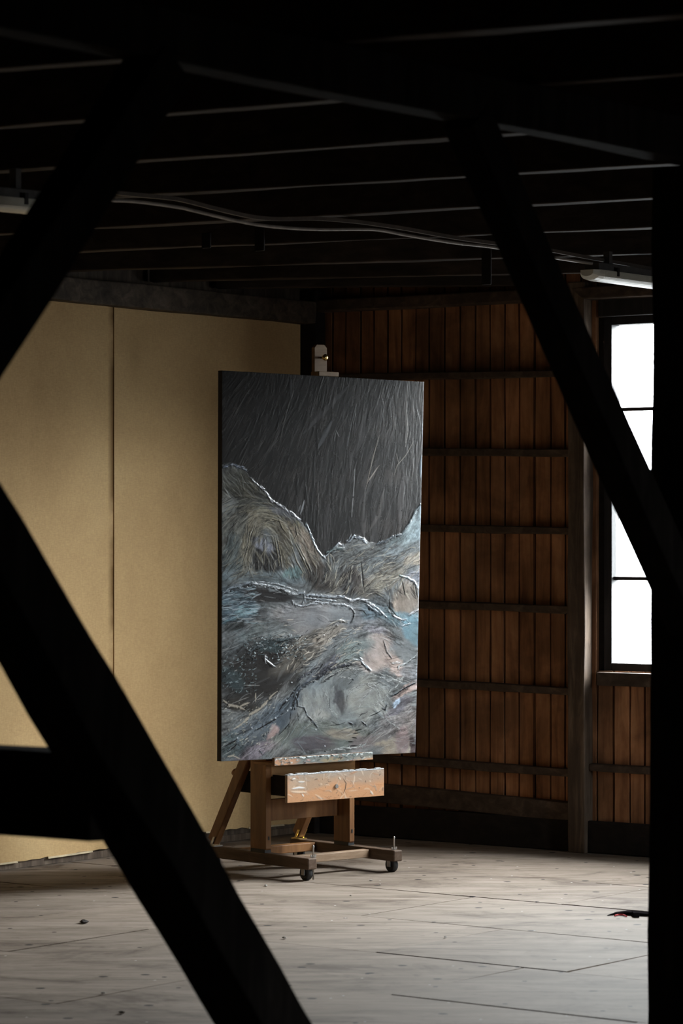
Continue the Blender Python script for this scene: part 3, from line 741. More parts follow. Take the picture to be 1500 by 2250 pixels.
for (x, y, rx, ry, dg) in ((690,1365,95,30,-3), (820,1435,32,44,28), (742,1535,95,56,0), (850,1638,60,26,-5), (560,1485,78,48,-22), (905,1395,24,34,0), (700,1625,100,26,0), (586,1312,44,12,8), (590,1600,60,20,-38), (880,1440,34,22,10), (500,1112,16,24,0), (890,1320,24,34,10)):
    dx, dy = GX-x, GY-y; t_ = math.radians(dg)
    calm = np.maximum(calm, sstep(1.25, 0.7, np.sqrt(((dx*math.cos(t_)+dy*math.sin(t_))/rx)**2+((-dx*math.sin(t_)+dy*math.cos(t_))/ry)**2)))
rough = 1-0.72*calm
lum = 1+rough*(0.75*(grain_c-0.5)+0.55*(grain_b-0.5)+0.40*(grain_a-0.5)+0.9*(fine-0.5))+0.55*(cloud-0.5)
cv.col *= np.clip(lum, 0.15, 2.2)[..., None]
cv.col *= 1+(vnoise(PH, PW, 44, 4)-0.5)[..., None]*np.array([0.2, 0.02, -0.15])
cv.h += below*rough*(0.0005*grain_b+0.0006*grain_a+0.0008*grain_c+0.0008*fine)
# upper field: charcoal with rain-like streaks
sky = np.zeros((PH, PW, 3)); sky[:] = srgb((45,42,41))
sky *= np.clip(-0.25+2.5*(vnoise(PH, PW, 90, 5, 0.62)), 0.15, 2.2)[..., None]
sky *= (0.35+1.25*grain_b*norm01(grain_c)**0.5)[..., None]*(0.7+0.6*grain_a[..., None])*(0.7+0.6*fine[..., None])
sky *= 1+(vnoise(PH, PW, 60, 4)-0.5)[..., None]*np.array([0.3, 0.02, -0.2])
sky *= (0.70+0.55*np.clip((GX-486)/430, 0, 1)[..., None])
cv.col = cv.col*below[..., None]+sky*(1-below[..., None])
cv.h += (1-below)*(0.0004*grain_a+0.0005*grain_b)
above = lambda x, y: y < np.interp(x, bx, by)-4
under = lambda x, y: y > np.interp(x, bx, by)+6
cv.scatter(60, (560, 822, 928, 1210), ang_at, 5, (40, 130), (3.0, 9.0), [(64,62,63), (72,70,72), (24,22,22)], (0.15, 0.4), 0.0002, above, 0.1, rnd)
for c_, n_ in (((104,102,102), 170), ((78,77,79), 420), ((20,19,19), 320)):
    cv.scatter(n_, (488, 822, 928, 1225), ang_at, 8, (10, 80), (0.45, 1.2), [c_], (0.06, 0.45), 0.0003, above, 0.10, rnd)
cv.scatter(900, (488, 822, 928, 1225), -70, 32, (2, 8), (0.45, 0.75), [(112,109,106), (96,97,100), (84,80,76)], (0.08, 0.42), 0.0004, above, 0.3, rnd)
for pts, w_, c_, a_ in [([(757,847),(703,903),(657,953)], 6, (78,78,82), 0.45), ([(727,833),(713,890)], 2.0, (104,104,106), 0.5), ([(637,823),(636,860),(623,900),(607,970)], 1.4, (104,102,100), 0.55), ([(630,825),(632,880)], 3.5, (84,84,88), 0.4),
    ([(720,925),(702,960),(690,985)], 6, (94,98,104), 0.5), ([(730,945),(737,960)], 0.8, (140,140,142), 0.8), ([(890,843),(888,905),(887,973)], 1.0, (150,146,142), 0.5), ([(889,900),(892,950),(886,985)], 0.9, (164,158,150), 0.5),
    ([(828,953),(814,1000),(797,1073)], 1.1, (166,154,140), 0.5), ([(827,1022),(803,1057)], 1.0, (172,160,148), 0.5), ([(824,1025),(806,1050),(800,1062)], 0.8, (150,140,130), 0.7), ([(905,970),(888,1000),(868,1022),(860,1047)], 1.0, (160,152,142), 0.5), ([(865,995),(872,1020)], 0.8, (140,132,124), 0.7),
    ([(772,1027),(770,1070),(765,1140)], 1.1, (138,138,140), 0.75), ([(775,885),(764,930),(755,980)], 1.4, (104,106,110), 0.6), ([(850,845),(836,900),(826,950)], 1.2, (104,106,108), 0.55), ([(866,840),(845,905)], 0.9, (114,116,118), 0.5), ([(856,892),(864,950)], 0.8, (120,118,116), 0.5),
    ([(903,960),(905,1030),(900,1060)], 0.9, (128,124,120), 0.5), ([(880,1050),(876,1110),(872,1150)], 7, (90,86,86), 0.45), ([(838,1075),(826,1130),(806,1165)], 5, (98,94,92), 0.45), ([(795,1075),(788,1150),(794,1185)], 4, (88,86,86), 0.4), ([(690,1060),(692,1130)], 1.2, (100,94,92), 0.6),
    ([(683,985),(680,1060),(676,1130)], 3, (8,8,8), 0.85), ([(688,940),(690,1000)], 2.6, (10,10,10), 0.75), ([(645,1040),(646,1090)], 3.2, (8,8,8), 0.8), ([(662,1065),(668,1110)], 4, (8,8,8), 0.75), ([(830,890),(820,940)], 3.4, (12,12,14), 0.75),
    ([(661,1098),(656,1118),(652,1130)], 2.0, (140,144,150), 0.85), ([(652,1110),(648,1124)], 1.3, (118,120,124), 0.7), ([(924,1000),(922,1050)], 3, (108,128,142), 0.7), ([(925,930),(926,960)], 2, (90,100,110), 0.5)]:
    cv.stroke(pts, w_, c_, a_, 0.0004, broken=0.2)
# folds and straw-like marks on the hill
low_m = lambda x, y: y > 1290+0.18*max(0, x-620)
cv.scatter(60, (488, 1050, 690, 1270), ang_at, 8, (16, 60), (2.0, 5.0), [(132,127,112), (70,66,58), (112,108,96)], (0.2, 0.5), 0.0004, under, 0.2, rnd)
cv.scatter(50, (700, 1200, 925, 1310), ang_at, 8, (14, 46), (2.0, 4.5), [(128,122,110), (58,52,48), (106,112,114)], (0.2, 0.5), 0.0004, under, 0.2, rnd)
cv.scatter(90, (488, 1300, 925, 1665), ang_at, 8, (20, 70), (2.0, 5.0), [(120,124,128), (70,72,76), (136,138,140), (48,48,50)], (0.12, 0.4), 0.0004, low_m, 0.2, rnd)
cv.scatter(230, (488, 1050, 690, 1270), ang_at, 12, (8, 40), (0.45, 1.2), [(156,148,126), (134,128,110), (148,144,136), (110,116,116)], (0.15, 0.6), 0.0008, under, 0.2, rnd)
cv.scatter(300, (488, 1040, 690, 1270), ang_at, 12, (6, 38), (0.45, 1.2), [(20,19,18), (30,28,26), (40,38,34)], (0.2, 0.75), -0.0004, under, 0.2, rnd)
for pts in ([(596,1180),(602,1215),(606,1245)], [(600,1178),(609,1220),(612,1252)], [(640,1195),(655,1225),(672,1262)], [(644,1193),(662,1228),(676,1258)], [(632,1200),(644,1235),(660,1262)], [(545,1160),(540,1200),(528,1240)], [(556,1150),(545,1185)], [(640,1150),(644,1175),(636,1188)], [(560,1160),(590,1140),(620,1150)], [(604,1140),(612,1160),(622,1172)], [(572,1142),(600,1146)]):
    cv.stroke(pts, 1.1, (16,15,15), 0.9, -0.0006); cv.stroke([(x+1.8, y-0.8) for x, y in pts], 0.8, (166,156,132), 0.75, 0.0008, broken=0.3)
# speckled olive and rain marks on the right hand folds
cv.scatter(260, (700, 1195, 925, 1310), ang_at, 12, (6, 32), (0.45, 1.2), [(158,150,130), (140,134,122), (172,166,150), (118,124,124)], (0.2, 0.75), 0.0008, under, 0.25, rnd)
cv.scatter(260, (700, 1205, 925, 1310), ang_at, 12, (6, 30), (0.45, 1.3), [(20,18,18), (32,28,27), (44,42,46)], (0.2, 0.75), -0.0004, under, 0.25, rnd)
for pts in ([(786,1230),(790,1260),(794,1296)], [(789,1262),(792,1290)], [(764,1245),(760,1275)], [(850,1310),(852,1335),(866,1352),(884,1362)], [(846,1328),(858,1350),(876,1362)], [(880,1275),(888,1310)], [(908,1278),(916,1312)], [(770,1340),(792,1342),(800,1352)]):
    cv.stroke(pts, 1.8, (10,10,12), 0.92, -0.0006, broken=0.2)
# lower half brush marks
low_m = lambda x, y: y > 1290+0.18*max(0, x-620)
def busy(x, y):
    j = int(np.clip((x-486)/435*PW, 0, PW-1)); i = int(np.clip((y-820)/845*PH, 0, PH-1)); return low_m(x, y) and rnd.random() > calm[i, j]*0.8
cv.scatter(330, (488, 1300, 925, 1665), ang_at, 12, (6, 44), (0.45, 1.2), [(158,160,161), (142,147,150), (172,170,166), (120,140,147)], (0.1, 0.5), 0.0006, busy, 0.25, rnd)
cv.scatter(360, (488, 1300, 925, 1665), ang_at, 12, (6, 40), (0.45, 1.3), [(24,26,30), (38,38,41), (20,24,30)], (0.12, 0.6), -0.0003, busy, 0.25, rnd)
cv.scatter(220, (600, 1360, 790, 1480), ang_at, 14, (5, 26), (0.5, 1.3), [(176,166,152), (154,146,134), (26,24,24), (20,20,22)], (0.4, 0.9), 0.0009, busy, 0.7, rnd)
cv.scatter(330, (535, 1395, 665, 1448), -20, 50, (2, 7), (0.5, 1.3), [(168,182,188), (92,110,116), (12,15,17), (14,17,20), (60,76,80)], (0.5, 0.95), 0.0011, None, 0.7, rnd)
cv.scatter(170, (489, 1440, 560, 1520), -45, 35, (2, 8), (0.5, 1.2), [(126,144,150), (58,76,82), (14,17,19)], (0.4, 0.9), 0.0009, None, 0.6, rnd)
cv.scatter(120, (489, 1545, 600, 1640), -38, 30, (3, 9), (0.5, 1.6), [(158,155,144), (130,134,130), (20,22,24)], (0.4, 0.9), 0.0008, None, 0.6, rnd)
cv.scatter(160, (488, 1290, 560, 1370), -8, 12, (8, 30), (0.5, 1.5), [(120,148,158), (30,38,46), (52,70,82), (150,164,174)], (0.35, 0.85), 0.0006, None, 0.3, rnd)
def along(pts, step):
    for (a, b), (c, d) in zip(pts, pts[1:]):
        l = math.hypot(c-a, d-b); n = max(1, int(l/step))
        for k in range(n): yield a+(c-a)*k/n, b+(d-b)*k/n, math.degrees(math.atan2(d-b, c-a))
def crest(pts, w_, c_=(200,207,218), lift=0.0022, lip=True, dens=1.0):  # strong glints painted in as pale dabs, with a dark underside line
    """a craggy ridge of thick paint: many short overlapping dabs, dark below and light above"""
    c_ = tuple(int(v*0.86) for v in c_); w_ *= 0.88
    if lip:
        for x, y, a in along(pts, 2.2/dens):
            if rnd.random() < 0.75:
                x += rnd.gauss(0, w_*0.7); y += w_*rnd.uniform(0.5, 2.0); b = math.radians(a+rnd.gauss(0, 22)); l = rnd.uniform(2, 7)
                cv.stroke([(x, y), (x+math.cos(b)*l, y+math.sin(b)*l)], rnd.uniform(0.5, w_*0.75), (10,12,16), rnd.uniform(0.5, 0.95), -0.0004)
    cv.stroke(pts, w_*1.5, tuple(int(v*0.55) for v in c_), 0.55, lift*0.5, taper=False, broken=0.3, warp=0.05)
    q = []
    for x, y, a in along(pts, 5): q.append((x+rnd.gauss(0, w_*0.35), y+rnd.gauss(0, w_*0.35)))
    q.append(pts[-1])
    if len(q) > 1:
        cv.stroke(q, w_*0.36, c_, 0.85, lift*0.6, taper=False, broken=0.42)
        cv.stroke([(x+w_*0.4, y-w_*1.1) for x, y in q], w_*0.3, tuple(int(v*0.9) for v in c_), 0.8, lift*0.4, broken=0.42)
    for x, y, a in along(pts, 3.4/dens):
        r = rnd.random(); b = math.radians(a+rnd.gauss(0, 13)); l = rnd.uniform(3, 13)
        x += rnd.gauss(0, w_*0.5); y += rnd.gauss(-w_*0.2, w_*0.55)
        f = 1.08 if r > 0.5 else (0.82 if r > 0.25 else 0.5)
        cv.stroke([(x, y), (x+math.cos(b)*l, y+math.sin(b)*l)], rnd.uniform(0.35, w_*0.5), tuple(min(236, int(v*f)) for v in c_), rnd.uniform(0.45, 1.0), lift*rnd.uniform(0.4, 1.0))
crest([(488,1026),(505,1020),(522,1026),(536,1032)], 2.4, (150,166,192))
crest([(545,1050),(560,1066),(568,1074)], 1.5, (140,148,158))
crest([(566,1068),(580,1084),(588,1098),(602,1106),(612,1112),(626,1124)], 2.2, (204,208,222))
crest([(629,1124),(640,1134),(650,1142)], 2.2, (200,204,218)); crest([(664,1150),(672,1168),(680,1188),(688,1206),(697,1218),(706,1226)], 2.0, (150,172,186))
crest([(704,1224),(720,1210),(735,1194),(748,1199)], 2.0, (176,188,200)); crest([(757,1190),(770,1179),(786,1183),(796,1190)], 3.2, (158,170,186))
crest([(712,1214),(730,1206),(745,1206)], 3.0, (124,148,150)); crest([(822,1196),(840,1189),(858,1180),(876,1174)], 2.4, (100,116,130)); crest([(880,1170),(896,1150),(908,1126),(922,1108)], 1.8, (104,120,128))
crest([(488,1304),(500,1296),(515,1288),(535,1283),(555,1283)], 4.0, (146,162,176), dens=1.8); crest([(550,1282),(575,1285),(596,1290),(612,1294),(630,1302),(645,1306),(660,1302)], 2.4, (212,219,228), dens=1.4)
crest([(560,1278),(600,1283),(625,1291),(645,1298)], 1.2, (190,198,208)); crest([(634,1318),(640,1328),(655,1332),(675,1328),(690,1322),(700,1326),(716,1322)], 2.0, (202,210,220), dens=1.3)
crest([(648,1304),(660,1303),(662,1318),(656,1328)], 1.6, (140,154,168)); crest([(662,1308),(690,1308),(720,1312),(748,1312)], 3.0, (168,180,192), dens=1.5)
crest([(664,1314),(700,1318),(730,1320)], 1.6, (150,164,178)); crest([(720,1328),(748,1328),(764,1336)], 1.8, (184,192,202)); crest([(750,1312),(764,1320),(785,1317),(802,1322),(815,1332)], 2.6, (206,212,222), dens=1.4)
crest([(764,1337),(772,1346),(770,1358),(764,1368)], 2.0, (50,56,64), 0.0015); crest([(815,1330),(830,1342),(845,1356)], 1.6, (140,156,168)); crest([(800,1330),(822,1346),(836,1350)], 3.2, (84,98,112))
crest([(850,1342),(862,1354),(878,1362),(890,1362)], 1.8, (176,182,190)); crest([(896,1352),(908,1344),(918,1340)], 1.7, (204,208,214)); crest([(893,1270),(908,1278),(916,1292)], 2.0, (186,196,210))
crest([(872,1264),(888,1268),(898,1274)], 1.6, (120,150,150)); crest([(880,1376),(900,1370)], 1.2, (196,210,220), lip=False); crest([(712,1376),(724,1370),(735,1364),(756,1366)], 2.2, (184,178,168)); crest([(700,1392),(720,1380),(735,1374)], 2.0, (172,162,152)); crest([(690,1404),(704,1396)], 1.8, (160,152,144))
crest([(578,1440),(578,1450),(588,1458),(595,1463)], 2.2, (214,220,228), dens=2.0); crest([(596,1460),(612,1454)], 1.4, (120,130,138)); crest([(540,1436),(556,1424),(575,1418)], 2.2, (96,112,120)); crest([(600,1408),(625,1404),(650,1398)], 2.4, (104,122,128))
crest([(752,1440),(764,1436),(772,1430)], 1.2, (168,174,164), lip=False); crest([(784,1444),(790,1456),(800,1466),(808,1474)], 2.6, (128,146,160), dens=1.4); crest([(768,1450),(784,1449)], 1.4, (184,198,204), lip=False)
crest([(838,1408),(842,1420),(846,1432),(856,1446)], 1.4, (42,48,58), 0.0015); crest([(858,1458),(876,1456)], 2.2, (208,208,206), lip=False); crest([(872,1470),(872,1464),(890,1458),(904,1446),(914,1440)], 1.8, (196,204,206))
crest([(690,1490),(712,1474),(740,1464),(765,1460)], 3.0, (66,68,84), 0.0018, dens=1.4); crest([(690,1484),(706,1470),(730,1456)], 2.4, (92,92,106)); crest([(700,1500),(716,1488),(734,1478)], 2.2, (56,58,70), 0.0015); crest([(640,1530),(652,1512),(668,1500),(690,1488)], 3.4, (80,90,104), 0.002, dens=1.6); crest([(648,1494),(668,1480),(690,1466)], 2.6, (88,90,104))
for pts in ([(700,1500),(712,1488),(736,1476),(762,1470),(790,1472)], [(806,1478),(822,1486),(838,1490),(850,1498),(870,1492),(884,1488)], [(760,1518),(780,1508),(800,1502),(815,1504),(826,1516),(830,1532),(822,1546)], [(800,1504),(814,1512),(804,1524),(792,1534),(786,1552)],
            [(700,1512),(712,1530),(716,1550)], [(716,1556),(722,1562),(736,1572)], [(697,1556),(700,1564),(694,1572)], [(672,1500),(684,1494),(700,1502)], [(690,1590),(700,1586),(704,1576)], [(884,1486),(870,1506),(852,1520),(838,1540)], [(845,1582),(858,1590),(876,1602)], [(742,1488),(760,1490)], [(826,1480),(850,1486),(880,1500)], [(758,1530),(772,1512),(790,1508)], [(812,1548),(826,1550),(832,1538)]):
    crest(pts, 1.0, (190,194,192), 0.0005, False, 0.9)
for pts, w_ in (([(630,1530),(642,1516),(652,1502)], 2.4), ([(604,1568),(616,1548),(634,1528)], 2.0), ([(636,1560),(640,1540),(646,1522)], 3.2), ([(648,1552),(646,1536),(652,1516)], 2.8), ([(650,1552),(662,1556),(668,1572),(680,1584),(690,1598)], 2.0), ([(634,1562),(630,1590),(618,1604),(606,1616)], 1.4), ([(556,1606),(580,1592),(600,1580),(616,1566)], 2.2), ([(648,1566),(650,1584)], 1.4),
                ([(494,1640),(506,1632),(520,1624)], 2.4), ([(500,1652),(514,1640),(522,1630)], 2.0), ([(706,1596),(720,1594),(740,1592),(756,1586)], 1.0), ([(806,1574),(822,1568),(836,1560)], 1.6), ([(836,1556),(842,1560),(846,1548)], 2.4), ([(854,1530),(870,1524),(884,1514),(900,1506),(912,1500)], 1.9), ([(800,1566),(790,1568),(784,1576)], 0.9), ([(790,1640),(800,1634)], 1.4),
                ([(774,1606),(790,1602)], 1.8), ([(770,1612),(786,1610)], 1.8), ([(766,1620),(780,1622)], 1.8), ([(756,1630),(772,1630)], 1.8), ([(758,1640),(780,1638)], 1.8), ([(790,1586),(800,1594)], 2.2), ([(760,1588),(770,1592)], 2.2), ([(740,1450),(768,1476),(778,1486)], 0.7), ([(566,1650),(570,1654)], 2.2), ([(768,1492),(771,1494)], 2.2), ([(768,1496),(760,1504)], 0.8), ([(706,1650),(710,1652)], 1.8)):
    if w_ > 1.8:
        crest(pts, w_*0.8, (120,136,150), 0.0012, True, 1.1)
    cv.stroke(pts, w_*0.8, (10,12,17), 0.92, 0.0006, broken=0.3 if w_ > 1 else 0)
for pts, w_ in (([(488,1538),(500,1548),(518,1552),(534,1560)], 3.0), ([(522,1552),(540,1544),(546,1543)], 2.2), ([(604,1518),(590,1530),(580,1544),(560,1560),(544,1570),(530,1588),(512,1604)], 3.2), ([(556,1542),(558,1522)], 1.6), ([(496,1664),(512,1660),(528,1668)], 2.0)):
    cv.stroke(pts, w_, (160,150,134), 0.8, 0.0004, warp=0.15, broken=0.36)
    for x, y, a in along(pts, 3.5):
        x += rnd.gauss(0, 5); y += rnd.gauss(0, 5); cv.stroke([(x, y), (x+1.5, y+0.5)], rnd.uniform(0.6, 2.2), (150,143,128), rnd.uniform(0.3, 0.8), 0.0003)
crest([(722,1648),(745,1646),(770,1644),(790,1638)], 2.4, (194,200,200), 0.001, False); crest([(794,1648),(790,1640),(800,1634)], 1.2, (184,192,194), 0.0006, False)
for x, y, r_ in ((635,1500,2.2), (624,1540,1.8), (633,1556,2.2), (600,1578,2.4), (550,1600,1.8), (626,1562,2.2), (520,1622,1.8), (708,1640,1.8), (688,1604,1.5), (577,1290,2.2), (540,1290,1.8)):
    cv.stroke([(x-1, y-2), (x+1, y+1)], r_*0.7, (190,198,206), 0.8, 0.0015)
cv.h += (RNG.random((PH, PW))-0.5)*0.0002
hs = cv.h.copy(); hs[1:-1, 1:-1] = (cv.h[1:-1, 1:-1]*2+cv.h[:-2, 1:-1]+cv.h[2:, 1:-1]+cv.h[1:-1, :-2]+cv.h[1:-1, 2:])/6
hs = np.clip(hs, -0.001, 0.004)*0.6
GAIN = 0.66
pig = np.clip(cv.col, 0, 1)
pig = pig.mean(-1, keepdims=True)+(pig-pig.mean(-1, keepdims=True))*0.8
pig = np.clip(pig*np.power(np.maximum(pig.mean(-1, keepdims=True), 1e-4)/0.16, 0.22)*GAIN, 0.003, 0.85)

# place: near (left) and far (right) lower corners, and how far the top leans
TH = math.radians(41.0)
AX = Vector((math.cos(TH), math.sin(TH), 0)); BX = Vector((math.sin(TH), -math.cos(TH), 0))
bl, br = seen(485.5, 1673, 10.23), seen(912, 1654, 10.84)
tl, tr = seen(488, 814, 10.215), seen(931, 839, 10.835)
proot = empty('painting', (bl+br)/2)
tag(proot, 'large unframed abstract canvas of grey rocky swirls under dark streaks', 'painting')
org = np.array(proot.location)
def arr(p): return np.array(p)-org
P = ((1-gx)[..., None]*((1-gy)[..., None]*arr(tl)+gy[..., None]*arr(bl))+gx[..., None]*((1-gy)[..., None]*arr(tr)+gy[..., None]*arr(br)))
pn = (Vector(br)-Vector(bl)).cross(Vector(tl)-Vector(bl)).normalized()
if pn.y > 0: pn = -pn
hs[0, :] = hs[-1, :] = 0; hs[:, 0] = hs[:, -1] = 0
relief_plate('painted_surface', M['paint'], P, np.array(pn), pig, hs, proot)
mb = MB(); D = 0.022
r4 = [Vector(arr(p)) for p in (bl, br, tr, tl)]
mb.add(r4+[p-pn*D for p in r4], [(0,1,5,4),(1,2,6,5),(2,3,7,6),(3,0,4,7)])
mb.build('canvas_edge', M['edge'], parent=proot)
mb = MB()
ex = (r4[1]-r4[0]).normalized(); ez = (r4[3]-r4[0]).normalized()
W_, H_ = (r4[1]-r4[0]).length, (r4[3]-r4[0]).length
for (x0, x1, z0, z1) in ((0.003, 0.05, 0.003, H_-0.003), (W_-0.05, W_-0.003, 0.003, H_-0.003), (0.05, W_-0.05, 0.003, 0.05), (0.05, W_-0.05, H_-0.06, H_-0.012), (0.05, W_-0.05, H_*0.5-0.02, H_*0.5+0.02)):
    mb.box(r4[0]+ex*x0+ez*z0-pn*0.005, ex*(x1-x0), ez*(z1-z0), -pn*0.016)
mb.build('stretcher_frame', M['easel_pale'], parent=proot)

# ------------------------------------------------------------------ the easel (local x across, local -y to the front)
E0 = seen(677, 1888, 10.30); E0.z = 0                # front left corner of the left foot
eroot = empty('studio_easel', E0, TH)
tag(eroot, 'wooden studio easel on castors holding the large canvas', 'easel')
SP = 0.440                                           # outer spacing of the two feet
FW = 0.040; FZ0, FZ1 = 0.040, 0.080; FL = 0.580
def part(mb, name, mat, bev=0.002, parent=None, smooth=False): return mb.build(name, mat, parent=parent or eroot, bevel=bev, smooth=smooth)
for x0 in (0.0, SP-FW+0.002):
    mb = MB(); mb.lbox(x0, x0+FW, 0.0, FL, FZ0, FZ1); part(mb, 'foot', M['foot'], 0.004)
mb = MB(); mb.lbox(FW, SP-FW, 0.13, 0.165, 0.046, 0.074); part(mb, 'crossbar', M['easel_pale'])
mb = MB(); mb.lbox(FW, SP-FW, 0.43, 0.47, 0.046, 0.076); part(mb, 'crossbar', M['easel'])
def wheel(x, y, r=0.0255, wd=0.022):
    mb = MB(); n = 24
    prof = [(-wd/2, r*0.35), (-wd/2, r*0.86), (-wd*0.36, r), (wd*0.36, r), (wd/2, r*0.86), (wd/2, r*0.35)]
    vs = []; fs = []
    for k in range(n):
        a = 2*math.pi*k/n
        for (px, pr) in prof: vs.append(Vector((x+px, y+pr*math.cos(a), r+pr*math.sin(a))))
    m_ = len(prof)
    for k in range(n):
        for j in range(m_): fs.append((k*m_+j, k*m_+(j+1) % m_, ((k+1) % n)*m_+(j+1) % m_, ((k+1) % n)*m_+j))
    mb.add(vs, fs); o = part(mb, 'castor_wheel', M['rubber'], 0, smooth=True)
    h = MB(); h.tube([(x-wd*0.62, y, r), (x+wd*0.62, y, r)], r*0.36, 12); part(h, 'hub', M['rubber'], 0, o)
    f = MB(); f.lbox(x-wd*0.75, x-wd*0.58, y-0.008, y+0.008, r-0.006, FZ0+0.001); f.lbox(x+wd*0.58, x+wd*0.75, y-0.008, y+0.008, r-0.006, FZ0+0.001); f.lbox(x-wd*0.75, x+wd*0.75, y-0.010, y+0.010, r*2+0.001, FZ0+0.001); part(f, 'fork', M['steel'], 0, o)
for x in (FW/2, SP-FW/2+0.002):
    for y in (0.035, FL-0.03): wheel(x, y)
def screw(x, y, z0, z1):
    mb = MB(); mb.tube([(x, y, z0), (x, y, z1-0.012), (x, y, z1-0.004), (x, y, z1)], [0.0032, 0.0032, 0.0042, 0.0008], 10)
    o = part(mb, 'levelling_screw', M['steel'], 0, smooth=True)
    nb = MB(); nb.tube([(x, y, FZ1), (x, y, FZ1+0.006)], 0.007, 6); nb.box((x-0.013, y-0.0015, FZ1+0.002), (0.008, 0, 0), (0, 0.003, 0), (0, 0, 0.009)); nb.box((x+0.005, y-0.0015, FZ1+0.002), (0.008, 0, 0), (0, 0.003, 0), (0, 0, 0.009))
    part(nb, 'wing_nut', M['steel'], 0, o)
screw(0.033, 0.012, 0.004, 0.125); screw(SP-0.022, 0.018, 0.03, 0.130)
# posts: planks with chamfered feet, slotted near the bottom
PTH, PD, PY = 0.024, 0.088, 0.238
PF = 0.215                                           # front plane the ledge and drawer are set out from
for x0 in (0.006, SP-PTH-0.017):
    mb = MB(); mb.prism([(0.012, 0), (PD-0.012, 0), (PD, 0.014), (PD, 0.74), (0, 0.74), (0, 0.014)], (x0, PY, FZ1), (0,1,0), (0,0,1), (PTH, 0, 0))
    p_ = part(mb, 'post', M['easel'], 0.002)
    mb = MB(); mb.lbox(x0+PTH*0.36, x0+PTH*0.62, PY-0.0015, PY+0.003, FZ1+0.045, FZ1+0.058); part(mb, 'slot', M['rubber'], 0, p_)
    mb = MB(); mb.lbox(x0-0.002, x0+PTH+0.002, PY+0.004, PY+PD-0.004, FZ1, FZ1+0.012); part(mb, 'foot_bracket', M['rubber'], 0, p_)
XL, XR = 0.006+PTH, SP-PTH-0.017
mb = MB(); mb.lbox(XL-0.002, XR+PTH, PY-0.004, PY+0.014, 0.350, 0.470); part(mb, 'upper_panel', M['easel_orange'])
mb = MB(); mb.lbox(XL, XR, PY+0.062, PY+0.080, 0.185, 0.262); part(mb, 'lower_panel', M['easel'])
mb = MB(); mb.lbox(XL, XR, PY+0.05, PY+0.075, 0.50, 0.57); part(mb, 'upper_panel', M['easel'])
# central mast behind the canvas
mb = MB(); mb.lbox(SP/2-0.028, SP/2+0.028, PY+0.020, PY+0.048, 0.30, 1.74); part(mb, 'mast', M['easel'])
# back stays with brass shoes
for x0, met in ((0.006, M['steel']), (SP-0.034, M['brass'])):
    mb = MB(); b0_ = Vector((x0, FL-0.045, FZ1+0.006)); d_ = Vector((0, -0.19, 0.31)).normalized(); nrm_ = Vector((0, 0.31, 0.19)).normalized()
    mb.box(b0_, Vector((0.028, 0, 0)), nrm_*0.042, d_*0.50)
    st = part(mb, 'back_stay', M['easel'], 0.003)
    mb = MB()
    mb.lbox(x0-0.006, x0+0.034, FL-0.055, FL-0.012, FZ1, FZ1+0.004)
    for xx in (x0-0.006, x0+0.031):
        mb.box((xx, FL-0.036, FZ1), (0.003, 0, 0), (0, 0.010, 0), d_*0.042)
    part(mb, 'stay_shoe', met, 0, st)
    if x0 < 0.1:
        mb = MB(); c_ = b0_+d_*0.285+nrm_*0.044; mb.tube([c_+Vector((0.014,0,0))-nrm_*0.004, c_+Vector((0.014,0,0))+nrm_*0.010], 0.015, 14); part(mb, 'stay_knob', M['easel'], 0.002, st)
# canvas ledge, its face crusted with paint
def small_plate(name, x0, x1, z0, z1, y, nu, nv, parent, painter, mat):
    X, Z = np.meshgrid(np.linspace(0, 1, nu), np.linspace(0, 1, nv))
    Pp = np.stack([x0+(x1-x0)*X, np.full_like(X, y), z1-(z1-z0)*Z], -1)
    c_ = Canvas(X*(x1-x0)*456, Z*(z1-z0)*604, (190,142,104)); c_.wx *= 0.35; c_.wy *= 0.35
    painter(c_)
    h = np.clip(c_.h*0.3, -0.0005, 0.0012); h[0, :] = h[-1, :] = 0; h[:, 0] = h[:, -1] = 0
    return relief_plate(name, mat, Pp, np.array([0, -1.0, 0]), np.clip(c_.col*1.02, 0.004, 0.85), h, parent)
LX0, LX1 = -0.044, 0.416
LZ0, LZ1, LY = 0.398, 0.425, PF-0.085
mb = MB(); mb.prism([(LY+0.0012, LZ0), (PY+0.018, LZ0), (PY+0.018, LZ0+0.0095), (LY+0.013, LZ0+0.0095), (LY+0.013, LZ1), (LY+0.0012, LZ1)], (LX0, 0, 0), (0,1,0), (0,0,1), (LX1-LX0, 0, 0)); led = part(mb, 'canvas_ledge', M['easel'], 0.0015)
def paint_ledge(c):
    r = random.Random(4)
    c.blob(110, 5, 130, 16, 0, (98,106,104), 0.95, 0.3); c.blob(20, 10, 28, 8, 0, (176,128,92), 0.8); c.blob(120, 10, 24, 6, 0, (150,130,92), 0.6); c.blob(190, 12, 24, 6, 0, (150,140,126), 0.7)
    c.scatter(90, (0, 0, 211, 16), 0, 40, (3, 12), (0.7, 2.2), [(130,140,140), (64,76,78), (30,34,36), (176,180,178), (160,110,100), (90,104,104)], (0.4, 0.9), 0.0015, None, 0.5, r)
    c.scatter(70, (0, 0, 211, 3), 0, 25, (3, 9), (0.8, 2.0), [(190,196,196), (20,24,26), (140,152,154)], (0.6, 0.95), 0.002, None, 0.5, r)
small_plate('paint_crust', LX0, LX1, LZ0, LZ1, LY, 240, 24, led, paint_ledge, M['smeared'])
